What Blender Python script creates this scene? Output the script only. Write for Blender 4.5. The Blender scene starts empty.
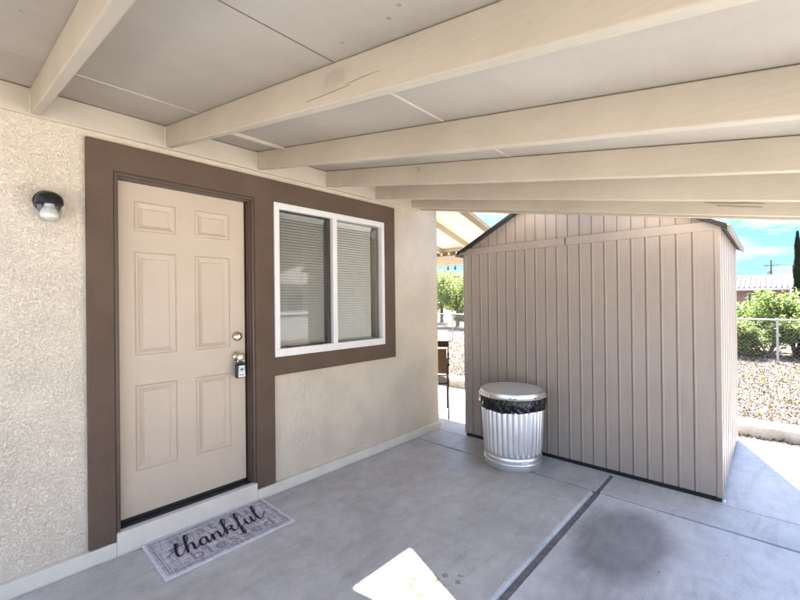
import bpy, bmesh, math, random
from mathutils import Vector, Matrix
from math import radians as R, sin, cos, pi, sqrt
rnd = random.Random(7)
scene = bpy.context.scene
COL = scene.collection

# ------------------------------------------------------------------ materials
def new_mat(name):
    m = bpy.data.materials.new(name); m.use_nodes = True
    nt = m.node_tree; nt.nodes.clear()
    out = nt.nodes.new('ShaderNodeOutputMaterial'); b = nt.nodes.new('ShaderNodeBsdfPrincipled')
    nt.links.new(b.outputs[0], out.inputs[0])
    return m, nt, b
def N(nt, t, **k):
    n = nt.nodes.new(t)
    for a, v in k.items():
        if a in n.inputs: n.inputs[a].default_value = v
        else: setattr(n, a, v)
    return n
def L(nt, a, b): nt.links.new(a, b)
def coords(nt, scale=(1, 1, 1), kind='pos', loc=(0, 0, 0), rot=(0, 0, 0)):
    if kind == 'pos': s = N(nt, 'ShaderNodeNewGeometry').outputs['Position']
    else: s = N(nt, 'ShaderNodeTexCoord').outputs['Object']
    mp = N(nt, 'ShaderNodeMapping'); mp.inputs['Scale'].default_value = scale
    mp.inputs['Location'].default_value = loc; mp.inputs['Rotation'].default_value = rot
    L(nt, s, mp.inputs[0]); return mp.outputs[0]
def noise(nt, vec, scale, detail=4, rough=.55, dist=0):
    n = N(nt, 'ShaderNodeTexNoise'); n.inputs['Scale'].default_value = scale
    n.inputs['Detail'].default_value = detail; n.inputs['Roughness'].default_value = rough
    n.inputs['Distortion'].default_value = dist
    L(nt, vec, n.inputs['Vector']); return n.outputs['Fac']
def ramp(nt, fac, stops):
    r = N(nt, 'ShaderNodeValToRGB'); e = r.color_ramp.elements
    while len(e) < len(stops): e.new(.5)
    for i, (p, c) in enumerate(stops):
        e[i].position = p
        e[i].color = (c, c, c, 1) if isinstance(c, (int, float)) else (*c, 1)
    L(nt, fac, r.inputs[0]); return r.outputs[0]
def mix(nt, fac, a, b, mode='MIX'):
    m = N(nt, 'ShaderNodeMix', data_type='RGBA', blend_type=mode)
    for s, i in ((fac, 0), (a, 6), (b, 7)):
        if isinstance(s, (int, float)): m.inputs[i].default_value = s
        elif isinstance(s, tuple): m.inputs[i].default_value = (*s, 1)
        else: L(nt, s, m.inputs[i])
    return m.outputs[2]
def math_(nt, op, a, b=0., clamp=False):
    m = N(nt, 'ShaderNodeMath', operation=op, use_clamp=clamp)
    for i, s in enumerate((a, b)):
        if isinstance(s, (int, float)): m.inputs[i].default_value = s
        else: L(nt, s, m.inputs[i])
    return m.outputs[0]
def bump(nt, b, h, strength=.3, dist=.01, prev=None):
    n = N(nt, 'ShaderNodeBump'); n.inputs['Strength'].default_value = strength; n.inputs['Distance'].default_value = dist
    L(nt, h, n.inputs['Height'])
    if prev: L(nt, prev, n.inputs['Normal'])
    L(nt, n.outputs[0], b.inputs['Normal']); return n.outputs[0]
def vor(nt, vec, scale, feature='F1', out='Distance', rand=1.):
    v = N(nt, 'ShaderNodeTexVoronoi', feature=feature); v.inputs['Scale'].default_value = scale
    v.inputs['Randomness'].default_value = rand
    L(nt, vec, v.inputs['Vector']); return v.outputs[out]
def setb(b, color=None, rough=None, metal=None, spec=None):
    if color: b.inputs['Base Color'].default_value = (*color, 1)
    if rough is not None: b.inputs['Roughness'].default_value = rough
    if metal is not None: b.inputs['Metallic'].default_value = metal
    if spec is not None: b.inputs['Specular IOR Level'].default_value = spec

def m_plain(name, c, rough=.5, metal=0, var=.12, vs=12, bmp=.0, bs=80, spec=.5):
    m, nt, b = new_mat(name); setb(b, rough=rough, metal=metal, spec=spec)
    v = coords(nt); f = noise(nt, v, vs, 5, .6)
    lo = tuple(x * (1 - var) for x in c); hi = tuple(min(1, x * (1 + var)) for x in c)
    L(nt, ramp(nt, f, [(.3, lo), (.7, hi)]), b.inputs['Base Color'])
    if bmp: bump(nt, b, noise(nt, v, bs, 3), bmp, .005)
    return m
def m_stucco(name, c, dirt=.0, strength=.55, var=.08, sc=92):
    m, nt, b = new_mat(name); setb(b, rough=.9, spec=.2)
    v = coords(nt)
    n1 = noise(nt, v, sc, 2.5, .55, .35); n2 = noise(nt, v, 230, 2, .6); n0 = noise(nt, v, 3, 4, .6); n3 = noise(nt, v, sc * .45, 3, .5, .8)
    lo = tuple(x * (1 - var) for x in c); hi = tuple(min(1, x * (1 + var)) for x in c)
    col = ramp(nt, n0, [(.3, lo), (.7, hi)])
    crease = ramp(nt, n1, [(.425, 1.), (.47, .15), (.48, 0.), (.49, .15), (.52, 1.)])      # lumps parted by thin creases
    c2 = ramp(nt, n3, [(.44, 1.), (.49, 0.), (.54, 1.)])
    col = mix(nt, 1., col, ramp(nt, crease, [(0., .84), (.6, 1.)]), 'MULTIPLY')
    L(nt, col, b.inputs['Base Color'])
    h = math_(nt, 'ADD', crease, math_(nt, 'MULTIPLY', c2, .4))
    p = bump(nt, b, h, strength, .004); bump(nt, b, n2, .25, .002, p)
    return m
def m_wood(name, c, axis='y', knots=True, grain=.22):
    m, nt, b = new_mat(name); setb(b, rough=.62, spec=.35)
    sc = {'y': (1, .05, 1), 'x': (.05, 1, 1), 'z': (1, 1, .05)}[axis]
    v = coords(nt, sc); v1 = coords(nt)
    oi = N(nt, 'ShaderNodeObjectInfo')
    g = noise(nt, v, 90, 4, .65, .15); big = noise(nt, v1, 2.2, 4, .6)
    col = ramp(nt, big, [(.3, tuple(x * .9 for x in c)), (.72, tuple(min(1, x * 1.07) for x in c))])
    col = mix(nt, 1., col, ramp(nt, g, [(.3, .94), (.55, 1.)]), 'MULTIPLY')
    if knots:
        vk = coords(nt, {'y': (1, .45, 1), 'x': (.45, 1, 1), 'z': (1, 1, .45)}[axis])
        k = vor(nt, vk, 2.1); wob = noise(nt, v1, 60, 2)
        kk = math_(nt, 'ADD', k, math_(nt, 'MULTIPLY', wob, .05))
        kc = ramp(nt, kk, [(.075, .42), (.10, .86), (.118, .76), (.15, 1.)])
        col = mix(nt, .8, col, kc, 'MULTIPLY')
        chips = ramp(nt, noise(nt, coords(nt, {'y': (1, .3, 1), 'x': (.3, 1, 1), 'z': (1, 1, .3)}[axis]), 30, 6, .7), [(.27, .55), (.31, 1.)])
        col = mix(nt, .5, col, chips, 'MULTIPLY')
    L(nt, col, b.inputs['Base Color'])
    p = bump(nt, b, g, grain, .003); bump(nt, b, noise(nt, v1, 150, 3), .15, .002, p)
    return m

M = {}
M['stucco'] = m_stucco('stucco_cream', (.76, .675, .54), strength=.7)
M['trim'] = m_stucco('stucco_brown', (.152, .106, .076), strength=.6, var=.12)
M['curb'] = m_plain('painted_stem_wall', (.75, .695, .60), .75, var=.06, vs=7, bmp=.35, bs=120)
M['rafter'] = m_wood('painted_rafter', (.53, .465, .36))
M['ledger'] = m_wood('painted_ledger', (.60, .53, .42), 'x')
M['post'] = m_wood('painted_post', (.60, .54, .44), 'z')
M['jamb'] = m_plain('brown_jamb', (.100, .066, .046), .45, var=.08)
M['white'] = m_plain('white_vinyl', (.80, .79, .76), .35, var=.03)
M['black'] = m_plain('black_paint', (.012, .012, .013), .35, var=.1)
M['dark'] = m_plain('dark_rubber', (.02, .02, .02), .8, var=.1)
M['chrome'] = m_plain('brushed_nickel', (.72, .70, .66), .22, 1., .05)
M['brass'] = m_plain('satin_brass', (.62, .54, .40), .28, 1., .05)
M['crack'] = m_plain('raw_wood_crack', (.22, .17, .12), .9)
M['caulk'] = m_plain('pale_caulk', (.70, .64, .54), .6, var=.05)
M['blind'] = m_plain('blind_slat', (.84, .83, .79), .5, var=.03)
M['cap'] = m_plain('silver_plastic', (.52, .54, .57), .35, .3, .05)
M['chair_frame'] = m_plain('bronze_frame', (.018, .012, .009), .7, 0.)
M['sling'] = m_plain('tan_sling', (.13, .075, .032), .8, var=.15, vs=60)
M['steel'] = m_plain('fence_steel', (.40, .41, .42), .5, .7)
M['bulb'] = m_plain('bulb_glass', (.82, .79, .70), .15, var=.02)
M['cable'] = m_plain('wire', (.03, .03, .03), .6)
M['wall_far'] = m_stucco('neighbour_stucco', (.40, .27, .22), strength=.3)
M['wall_white'] = m_stucco('pale_block', (.66, .64, .60), strength=.3)
M['polewood'] = m_wood('pole_wood', (.16, .12, .09), 'z', False)
M['bark'] = m_wood('bark', (.14, .10, .075), 'z', False, 1.)
M['shingle'] = m_plain('roof_shingle', (.22, .19, .17), .9, var=.3, vs=25, bmp=.5, bs=30)

# ceiling plywood
m, nt, b = new_mat('painted_plywood'); setb(b, rough=.75, spec=.25)
v = coords(nt); n1 = noise(nt, v, 1.6, 5, .6); n2 = noise(nt, coords(nt, (.12, 1, 1)), 60, 3, .6)
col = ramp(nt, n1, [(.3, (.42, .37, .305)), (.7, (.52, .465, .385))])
sp = ramp(nt, vor(nt, v, 5.5), [(.030, .45), (.045, 1.)]); col = mix(nt, .6, col, sp, 'MULTIPLY')
col = mix(nt, 1., col, ramp(nt, n2, [(.3, .965), (.6, 1.)]), 'MULTIPLY')
L(nt, col, b.inputs['Base Color']); p = bump(nt, b, n2, .12, .002); bump(nt, b, noise(nt, v, 14, 4), .15, .01, p); M['ply'] = m

# door paint, with faint embossed grain
m, nt, b = new_mat('tan_door_paint'); setb(b, rough=.42, spec=.4)
v = coords(nt, (1, 1, .03)); g = noise(nt, v, 130, 4, .6, .4); v1 = coords(nt)
col = ramp(nt, noise(nt, v1, 2.5, 5, .6), [(.3, (.55, .455, .35)), (.7, (.60, .50, .39))])
smud = ramp(nt, noise(nt, v1, 11, 6, .7), [(.30, .93), (.42, 1.)]); col = mix(nt, 1., col, smud, 'MULTIPLY')
L(nt, col, b.inputs['Base Color']); bump(nt, b, g, .16, .002); M['door'] = m

# concrete: fn of darker / lighter slabs, stains have shapes of their own
def concrete(name, base, stain=False, rust=False, scuff=False):
    m, nt, b = new_mat(name); setb(b, spec=.35)
    v = coords(nt)
    n1 = noise(nt, v, 1.3, 6, .62, .6); n2 = noise(nt, v, 9, 5, .7, .4); n3 = noise(nt, v, 160, 3, .6)
    col = ramp(nt, n1, [(.28, tuple(x * .80 for x in base)), (.5, base), (.75, tuple(x * 1.15 for x in base))])
    col = mix(nt, 1., col, ramp(nt, n2, [(.3, .86), (.62, 1.05)]), 'MULTIPLY')
    sw = noise(nt, coords(nt, (.35, 1.6, 1), rot=(0, 0, .35)), 5, 6, .7, 1.2)
    col = mix(nt, 1., col, ramp(nt, sw, [(.32, .84), (.5, 1.)]), 'MULTIPLY')
    col = mix(nt, 1., col, ramp(nt, n3, [(.32, .86), (.55, 1.)]), 'MULTIPLY')
    wv = N(nt, 'ShaderNodeVectorMath', operation='ADD'); L(nt, v, wv.inputs[0])
    nn_ = N(nt, 'ShaderNodeTexNoise'); nn_.inputs['Scale'].default_value = 2.2; nn_.inputs['Detail'].default_value = 6; L(nt, v, nn_.inputs['Vector'])
    sc_ = N(nt, 'ShaderNodeVectorMath', operation='SCALE'); L(nt, nn_.outputs['Color'], sc_.inputs[0]); sc_.inputs['Scale'].default_value = .9; L(nt, sc_.outputs[0], wv.inputs[1])
    ck = ramp(nt, vor(nt, wv.outputs[0], .42, 'DISTANCE_TO_EDGE'), [(.0, 0.), (.0016, .55), (.004, 1.)])
    ckm = ramp(nt, noise(nt, v, .9, 3), [(.55, 0.), (.65, 1.)])
    col = mix(nt, math_(nt, 'MULTIPLY', ckm, .0), col, mix(nt, 1., col, ck, 'MULTIPLY'))
    grit = ramp(nt, noise(nt, v, 48, 6, .75), [(.27, .70), (.33, 1.)]); col = mix(nt, .8, col, grit, 'MULTIPLY')
    pale = ramp(nt, noise(nt, coords(nt, (1, .5, 1), rot=(0, 0, .6)), 3.2, 7, .72, .9), [(.56, 0.), (.70, .30)]); col = mix(nt, pale, col, (.66, .66, .66))
    sep = N(nt, 'ShaderNodeSeparateXYZ'); L(nt, v, sep.inputs[0])
    def blob(cx, cy, rx, ry, wob, soft, ns=3.):
        dx = math_(nt, 'DIVIDE', math_(nt, 'SUBTRACT', sep.outputs[0], cx), rx)
        dy = math_(nt, 'DIVIDE', math_(nt, 'SUBTRACT', sep.outputs[1], cy), ry)
        d = math_(nt, 'SQRT', math_(nt, 'ADD', math_(nt, 'MULTIPLY', dx, dx), math_(nt, 'MULTIPLY', dy, dy)))
        d = math_(nt, 'ADD', d, math_(nt, 'MULTIPLY', math_(nt, 'SUBTRACT', noise(nt, v, ns, 5, .6), .5), wob))
        return ramp(nt, d, [(max(0, 1 - soft), 1.), (1., 0.)]), d
    if stain:
        f, _ = blob(2.66, .68, .50, .34, .5, .4, 4)
        col = mix(nt, f, col, mix(nt, 1., col, (.50, .50, .50), 'MULTIPLY'))
        f2, _ = blob(2.05, .62, .62, .30, .8, .6, 5)
        col = mix(nt, math_(nt, 'MULTIPLY', f2, .5), col, mix(nt, 1., col, (.6, .6, .6), 'MULTIPLY'))
    if rust:
        f, d = blob(1.545, 1.30, .115, .12, 1.1, .25, 7)
        ring = math_(nt, 'MULTIPLY', ramp(nt, d, [(.0, .35), (.5, 1.), (.75, .85), (1.05, 0.)]), ramp(nt, noise(nt, v, 15, 5, .65, 1.), [(.34, .80), (.52, 1.)]))
        col = mix(nt, math_(nt, 'MULTIPLY', ring, 1.), col, (.074, .060, .036))
        L(nt, math_(nt, 'MULTIPLY', math_(nt, 'SUBTRACT', 1., ring, True), .35), b.inputs['Specular IOR Level'])
        for cx, cy, r in ((1.685, 1.27, .022), (1.69, 1.19, .020), (1.735, 1.21, .014)):
            f, _ = blob(cx, cy, r, r, .8, .5, 20)
            col = mix(nt, math_(nt, 'MULTIPLY', f, .55), col, (.10, .065, .04))
    if scuff:
        f, _ = blob(2.2, 1.33, .2, .07, 1.4, .9, 9)
        col = mix(nt, math_(nt, 'MULTIPLY', f, .45), col, (.5, .5, .5))
    L(nt, col, b.inputs['Base Color'])
    L(nt, ramp(nt, n1, [(.3, .34), (.7, .55)]), b.inputs['Roughness'])
    p = bump(nt, b, n3, .18, .003); p = bump(nt, b, n2, .12, .01, p)
    bump(nt, b, noise(nt, coords(nt, (.06, 1, 1)), 190, 2), .12, .002, p)
    return m
M['slab_a'] = concrete('patio_concrete', (.54, .53, .51), rust=True, scuff=True)
M['slab_b'] = concrete('patio_concrete_pale', (.60, .60, .60), stain=True)
M['slab_c'] = concrete('patio_concrete_strip', (.53, .53, .525))
M['slab_d'] = concrete('walk_concrete', (.55, .55, .55))
M['joint'] = m_plain('joint_filler', (.16, .16, .165), .9, var=.35, vs=30, bmp=.4)
M['kerb'] = m_plain('kerb_concrete', (.36, .34, .31), .85, var=.25, vs=9, bmp=.5, bs=50)

# gravel
def m_gravel(name, a, bcol, c, scale=38, strength=1.):
    m, nt, b = new_mat(name); setb(b, rough=.95, spec=.1)
    v = coords(nt)
    cell = vor(nt, v, scale, 'F1', 'Color'); dist = vor(nt, v, scale, 'F1')
    s = N(nt, 'ShaderNodeSeparateColor'); L(nt, cell, s.inputs[0])
    col = ramp(nt, s.outputs[0], [(.1, a), (.5, bcol), (.9, c)])
    col = mix(nt, 1., col, ramp(nt, dist, [(.45, 1.), (.75, .55)]), 'MULTIPLY')
    col = mix(nt, 1., col, ramp(nt, noise(nt, v, .5, 5, .65), [(.3, .78), (.65, 1.1)]), 'MULTIPLY')
    L(nt, col, b.inputs['Base Color']); bump(nt, b, dist, strength, -.02)
    return m
M['gravel'] = m_gravel('yard_gravel', (.22, .18, .145), (.38, .32, .26), (.52, .46, .40))
M['dirt'] = m_gravel('tan_yard_gravel', (.06, .043, .032), (.17, .13, .097), (.28, .23, .185), 26, 1.)
M['stone'] = None
m, nt, b = new_mat('gravel_stone'); setb(b, rough=.9, spec=.15)
oi = N(nt, 'ShaderNodeNewGeometry'); 
L(nt, mix(nt, .9, (.10, .08, .06), ramp(nt, oi.outputs['Random Per Island'], [(0., (.06, .043, .032)), (.4, (.16, .122, .094)), (.75, (.25, .20, .16)), (1., (.38, .34, .30))])), b.inputs['Base Color'])
M['stone'] = m

# resin shed
m, nt, b = new_mat('taupe_shed_panel'); setb(b, rough=.45, spec=.45)
v = coords(nt); g = noise(nt, coords(nt, (1, 1, .04)), 120, 3, .6)
col = ramp(nt, noise(nt, v, 1.8, 5, .6), [(.3, (.35, .298, .258)), (.7, (.39, .333, .290))])
col = mix(nt, 1., col, ramp(nt, g, [(.3, .93), (.6, 1.)]), 'MULTIPLY')
dst = ramp(nt, noise(nt, v, 14, 6, .75), [(.66, 0.), (.8, .35)]); col = mix(nt, dst, col, (.30, .27, .24))
sz = N(nt, 'ShaderNodeSeparateXYZ'); L(nt, v, sz.inputs[0])
hgt = math_(nt, 'ADD', sz.outputs[2], math_(nt, 'MULTIPLY', noise(nt, v, 9, 6, .7), -.35))
col = mix(nt, ramp(nt, hgt, [(.0, .5), (.16, 0.)]), col, (.38, .34, .29))
streak = ramp(nt, noise(nt, coords(nt, (1, 1, .07)), 26, 5, .7), [(.56, 0.), (.75, .35)]); col = mix(nt, streak, col, (.25, .215, .19))
L(nt, col, b.inputs['Base Color']); bump(nt, b, g, .12, .002); M['shed'] = m
M['shed_dark'] = m_plain('shed_base_black', (.012, .011, .011), .6)
M['shed_roof'] = m_plain('shed_roof_panel', (.05, .046, .042), .5, var=.15)
M['shed_eave'] = m_plain('shed_eave_trim', (.21, .19, .17), .4, var=.06)

# galvanised steel with spangle
m, nt, b = new_mat('galvanised_steel'); setb(b, metal=1.)
v = coords(nt); L(nt, ramp(nt, noise(nt, v, 6, 3), [(.3, (.90, .92, .94)), (.7, (.96, .97, .98))]), b.inputs['Base Color'])
L(nt, ramp(nt, noise(nt, v, 9, 5), [(.3, .27), (.7, .36)]), b.inputs['Roughness'])
M['galv'] = m
M['lid'] = m_plain('lid_plate', (.80, .82, .85), .42, .6, .06)
m, nt, b = new_mat('black_bin_bag'); setb(b, (.004, .004, .005), .14, 0, .5)
v = coords(nt, (1, 1, .5)); bump(nt, b, noise(nt, v, 16, 3, .5, 1.8), .7, .02); M['bag'] = m

# glass
def m_glass(name, rough=.0, tint=(1, 1, 1), refl=.045):
    m = bpy.data.materials.new(name); m.use_nodes = True; nt = m.node_tree; nt.nodes.clear()
    out = N(nt, 'ShaderNodeOutputMaterial'); mx = N(nt, 'ShaderNodeMixShader')
    t = N(nt, 'ShaderNodeBsdfTransparent'); t.inputs[0].default_value = (*tint, 1)
    g = N(nt, 'ShaderNodeBsdfGlossy'); g.inputs['Roughness'].default_value = rough
    fr = N(nt, 'ShaderNodeLayerWeight')
    wob = noise(nt, coords(nt), 1.5, 2)
    bp = N(nt, 'ShaderNodeBump'); bp.inputs['Strength'].default_value = .01; bp.inputs['Distance'].default_value = .01
    L(nt, wob, bp.inputs['Height']); L(nt, bp.outputs[0], g.inputs['Normal'])
    f = math_(nt, 'ADD', math_(nt, 'MULTIPLY', math_(nt, 'POWER', fr.outputs['Facing'], 5.), .95), refl, True)
    L(nt, f, mx.inputs[0]); L(nt, t.outputs[0], mx.inputs[1]); L(nt, g.outputs[0], mx.inputs[2]); L(nt, mx.outputs[0], out.inputs[0])
    return m
M['glass'] = m_glass('window_glass', 0., (.97, .98, .965))
M['jar'] = m_glass('jar_glass', .03, (.97, .97, .96), .17)
# insect screen: fine dark veil
m = bpy.data.materials.new('insect_screen'); m.use_nodes = True; nt = m.node_tree; nt.nodes.clear()
out = N(nt, 'ShaderNodeOutputMaterial'); mx = N(nt, 'ShaderNodeMixShader'); mx.inputs[0].default_value = .15
t = N(nt, 'ShaderNodeBsdfTransparent'); d = N(nt, 'ShaderNodeBsdfDiffuse'); d.inputs[0].default_value = (.09, .09, .085, 1)
L(nt, t.outputs[0], mx.inputs[1]); L(nt, d.outputs[0], mx.inputs[2]); L(nt, mx.outputs[0], out.inputs[0]); M['screen'] = m

# mat
m, nt, b = new_mat('woven_mat'); setb(b, rough=.95, spec=.1)
v = coords(nt)
w1 = noise(nt, coords(nt, (1, .08, 1)), 130, 3, .6); w2 = noise(nt, coords(nt, (.08, 1, 1)), 130, 3, .6)
w = math_(nt, 'MULTIPLY', w1, w2)
col = ramp(nt, w, [(.16, (.33, .31, .34)), (.25, (.52, .50, .535)), (.36, (.70, .68, .71))])
L(nt, col, b.inputs['Base Color']); bump(nt, b, w, .5, .004); M['mat'] = m
M['mat_edge'] = m_plain('mat_rim', (.74, .71, .74), .9, var=.15, vs=60)
M['mat_line'] = m_plain('mat_print_grey', (.29, .265, .31), .95, var=.2, vs=90)
M['mat_ink'] = m_plain('mat_print_navy', (.012, .010, .024), .95, var=.3, vs=120)

# metal roof of the neighbour
M['metal_roof'] = m_plain('painted_metal_roof', (.062, .046, .054), .8, 0., .18, spec=.1)
# leaves
def m_leaf(name, cs):
    m, nt, b = new_mat(name); setb(b, rough=.6, spec=.3)
    g = N(nt, 'ShaderNodeNewGeometry'); 
    n = noise(nt, coords(nt), 2.5, 3)
    f = math_(nt, 'ADD', math_(nt, 'MULTIPLY', g.outputs['Random Per Island'], .6), math_(nt, 'MULTIPLY', n, .4))
    c = ramp(nt, f, [(.15, cs[0]), (.5, cs[1]), (.85, cs[2])])
    L(nt, c, b.inputs['Base Color'])
    tr = N(nt, 'ShaderNodeBsdfTranslucent'); L(nt, c, tr.inputs[0])
    mx = N(nt, 'ShaderNodeMixShader'); mx.inputs[0].default_value = .5
    out = [x for x in nt.nodes if x.type == 'OUTPUT_MATERIAL'][0]
    L(nt, b.outputs[0], mx.inputs[1]); L(nt, tr.outputs[0], mx.inputs[2]); L(nt, mx.outputs[0], out.inputs[0])
    return m
M['leaf'] = m_leaf('oleander_leaf', ((.08, .13, .03), (.17, .24, .06), (.27, .33, .11)))
M['leaf_b'] = m_leaf('mesquite_leaf', ((.09, .13, .04), (.20, .25, .08), (.30, .33, .13)))
M['leaf_d'] = m_leaf('cypress_leaf', ((.010, .022, .012), (.020, .038, .018), (.035, .055, .025)))
M['leaf_w'] = m_leaf('weed_leaf', ((.08, .09, .03), (.14, .15, .05), (.22, .19, .09)))

# ------------------------------------------------------------------ mesh helpers
class MB:
    def __init__(s): s.v = []; s.f = []
    def add(s, vs, fs):
        o = len(s.v); s.v += [tuple(x) for x in vs]; s.f += [tuple(i + o for i in f) for f in fs]; return s
    def box(s, x0, x1, y0, y1, z0, z1):
        vs = [(x, y, z) for z in (z0, z1) for y in (y0, y1) for x in (x0, x1)]
        return s.add(vs, [(0, 2, 3, 1), (4, 5, 7, 6), (0, 1, 5, 4), (2, 6, 7, 3), (0, 4, 6, 2), (1, 3, 7, 5)])
    def prism(s, pts, d):      # polygon pts (3D, planar) extruded by vector d
        n = len(pts); d = Vector(d)
        vs = [Vector(p) for p in pts] + [Vector(p) + d for p in pts]
        fs = [tuple(range(n - 1, -1, -1)), tuple(range(n, 2 * n))] + [(i, (i + 1) % n, n + (i + 1) % n, n + i) for i in range(n)]
        return s.add(vs, fs)
    def tube(s, path, r, n=8, closed=False):
        path = [Vector(p) for p in path]; rings = []
        for i, p in enumerate(path):
            a = path[i - 1] if (i or closed) else path[0]; c = path[(i + 1) % len(path)] if (i < len(path) - 1 or closed) else path[-1]
            t = (c - a).normalized(); u = t.cross(Vector((0, 0, 1)))
            if u.length < .05: u = t.cross(Vector((0, 1, 0)))
            u.normalize(); w = t.cross(u)
            rr = r[i] if isinstance(r, (list, tuple)) else r
            rings.append([p + (u * cos(2 * pi * k / n) + w * sin(2 * pi * k / n)) * rr for k in range(n)])
        o = len(s.v)
        for g in rings: s.v += [tuple(x) for x in g]
        m = len(rings)
        for i in range(m if closed else m - 1):
            for k in range(n):
                a = o + i * n + k; b_ = o + i * n + (k + 1) % n; j = (i + 1) % m
                s.f.append((a, b_, o + j * n + (k + 1) % n, o + j * n + k))
        if not closed:
            s.f.append(tuple(o + k for k in range(n - 1, -1, -1))); s.f.append(tuple(o + (m - 1) * n + k for k in range(n)))
        return s
    def lathe(s, prof, c, n=48, fn=None, cap0=False, cap1=False, axis='z'):
        o = len(s.v)
        for j, (r, z) in enumerate(prof):
            for k in range(n):
                a = 2 * pi * k / n; rr = r + (fn(a, j, r, z) if fn else 0)
                if axis == 'z': s.v.append((c[0] + rr * cos(a), c[1] + rr * sin(a), c[2] + z))
                elif axis == 'y': s.v.append((c[0] + rr * cos(a), c[1] + z, c[2] + rr * sin(a)))
        for j in range(len(prof) - 1):
            for k in range(n):
                s.f.append((o + j * n + k, o + j * n + (k + 1) % n, o + (j + 1) * n + (k + 1) % n, o + (j + 1) * n + k))
        if cap0: s.f.append(tuple(o + k for k in range(n - 1, -1, -1)))
        if cap1: s.f.append(tuple(o + (len(prof) - 1) * n + k for k in range(n)))
        return s

def root_of(o):
    while o.parent: o = o.parent
    return o
def tag(o, label=None, cat=None, group=None, kind=None):
    if label: o['label'] = label
    if cat: o['category'] = cat
    if group: o['group'] = group
    if kind: o['kind'] = kind
    return o
def empty(name, loc, label, cat, group=None):
    o = bpy.data.objects.new(name, None); COL.objects.link(o); o.location = loc; o.empty_display_size = .1
    return tag(o, label, cat, group)
def build(mb, name, mat, parent=None, loc=None, bevel=0, smooth=False, seg=2, local=False):
    """mesh from world-space verts; stored relative to its thing's base"""
    base = Vector((0, 0, 0))
    if parent is not None and not local: base = root_of(parent).location.copy()
    elif loc is not None: base = Vector(loc)
    me = bpy.data.meshes.new(name)
    me.from_pydata([tuple(Vector(v) - base) for v in mb.v] if not local else mb.v, [], mb.f)
    me.update(); bm = bmesh.new(); bm.from_mesh(me); bmesh.ops.recalc_face_normals(bm, faces=bm.faces)
    bm.to_mesh(me); bm.free()
    me.materials.append(mat if not isinstance(mat, str) else M[mat])
    o = bpy.data.objects.new(name, me); COL.objects.link(o)
    if parent is not None: o.parent = parent
    elif loc is not None: o.location = loc
    if smooth:
        me.polygons.foreach_set('use_smooth', [True] * len(me.polygons))
        bm = bmesh.new(); bm.from_mesh(me)
        for e in bm.edges:
            if len(e.link_faces) == 2 and e.calc_face_angle(0) > R(38): e.smooth = False
        bm.to_mesh(me); bm.free()
    if bevel:
        bv = o.modifiers.new('bevel', 'BEVEL'); bv.width = bevel; bv.segments = seg; bv.limit_method = 'ANGLE'; bv.angle_limit = R(40)
        bv.harden_normals = False
    return o

# ------------------------------------------------------------------ camera, world, sun
H = 1.45
F_PX, YAW, PIT, ROLL = 397.7, R(43.), R(.15), R(-.62)
Fw = Vector((cos(YAW) * cos(PIT), sin(YAW) * cos(PIT), sin(PIT))); r_ = Vector((sin(YAW), -cos(YAW), 0)); u_ = r_.cross(Fw)
r2 = r_ * cos(ROLL) + u_ * sin(ROLL); u2 = -r_ * sin(ROLL) + u_ * cos(ROLL)
cd = bpy.data.cameras.new('camera'); cam = bpy.data.objects.new('camera', cd); COL.objects.link(cam)
mw = Matrix((r2, u2, -Fw)).transposed().to_4x4(); mw.translation = (0, 0, H); cam.matrix_world = mw
cd.sensor_fit = 'HORIZONTAL'; cd.sensor_width = 36; cd.lens = F_PX / 800 * 36; cd.clip_start = .05; cd.clip_end = 2000
scene.camera = cam

SD = Vector((.865, .318, 1.)).normalized()                     # towards the sun
elev = math.asin(SD.z); azim = math.atan2(SD.x, SD.y)       # from +Y clockwise
sl = bpy.data.lights.new('sun', 'SUN'); sl.energy = 5.; sl.angle = R(.53); sl.color = (1., .975, .94)
so = bpy.data.objects.new('sun', sl); COL.objects.link(so); so.rotation_euler = (-SD).to_track_quat('-Z', 'Y').to_euler(); so.location = (0, 0, 30)

w = bpy.data.worlds.new('World'); scene.world = w; w.use_nodes = True; nt = w.node_tree; nt.nodes.clear()
out = N(nt, 'ShaderNodeOutputWorld'); bg = N(nt, 'ShaderNodeBackground'); L(nt, bg.outputs[0], out.inputs[0])
sky = N(nt, 'ShaderNodeTexSky', sky_type='NISHITA'); sky.sun_disc = False; sky.sun_elevation = elev; sky.sun_rotation = azim
sky.altitude = 3000; sky.air_density = .5; sky.dust_density = .0; sky.ozone_density = 2.
tc = N(nt, 'ShaderNodeTexCoord'); sp = N(nt, 'ShaderNodeSeparateXYZ'); L(nt, tc.outputs['Generated'], sp.inputs[0])
mp = N(nt, 'ShaderNodeMapping'); mp.inputs['Scale'].default_value = (4.5, 4.5, 17); mp.inputs['Location'].default_value = (1.3, .35, .35)
L(nt, tc.outputs['Generated'], mp.inputs[0])
cn = noise(nt, mp.outputs[0], 1.5, 9, .58, .25)
cf = ramp(nt, cn, [(.485, 0.), (.53, .6), (.60, 1.)])
hz = ramp(nt, sp.outputs[2], [(.0, .85), (.35, .9), (.8, .7)])
cf2 = math_(nt, 'MULTIPLY', cf, hz)
low = ramp(nt, sp.outputs[2], [(.0, (.07, .085, .078)), (.05, (.10, .125, .105)), (.14, (.17, .205, .165)), (.4, 1.)])
skyc = mix(nt, cf2, mix(nt, 1., sky.outputs[0], low, 'MULTIPLY'), ramp(nt, sp.outputs[2], [(0., (.66, .69, .73)), (.3, (.75, .78, .85)), (.6, (2., 2.05, 2.2))]))
L(nt, skyc, bg.inputs[0]); bg.inputs[1].default_value = .14

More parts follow.
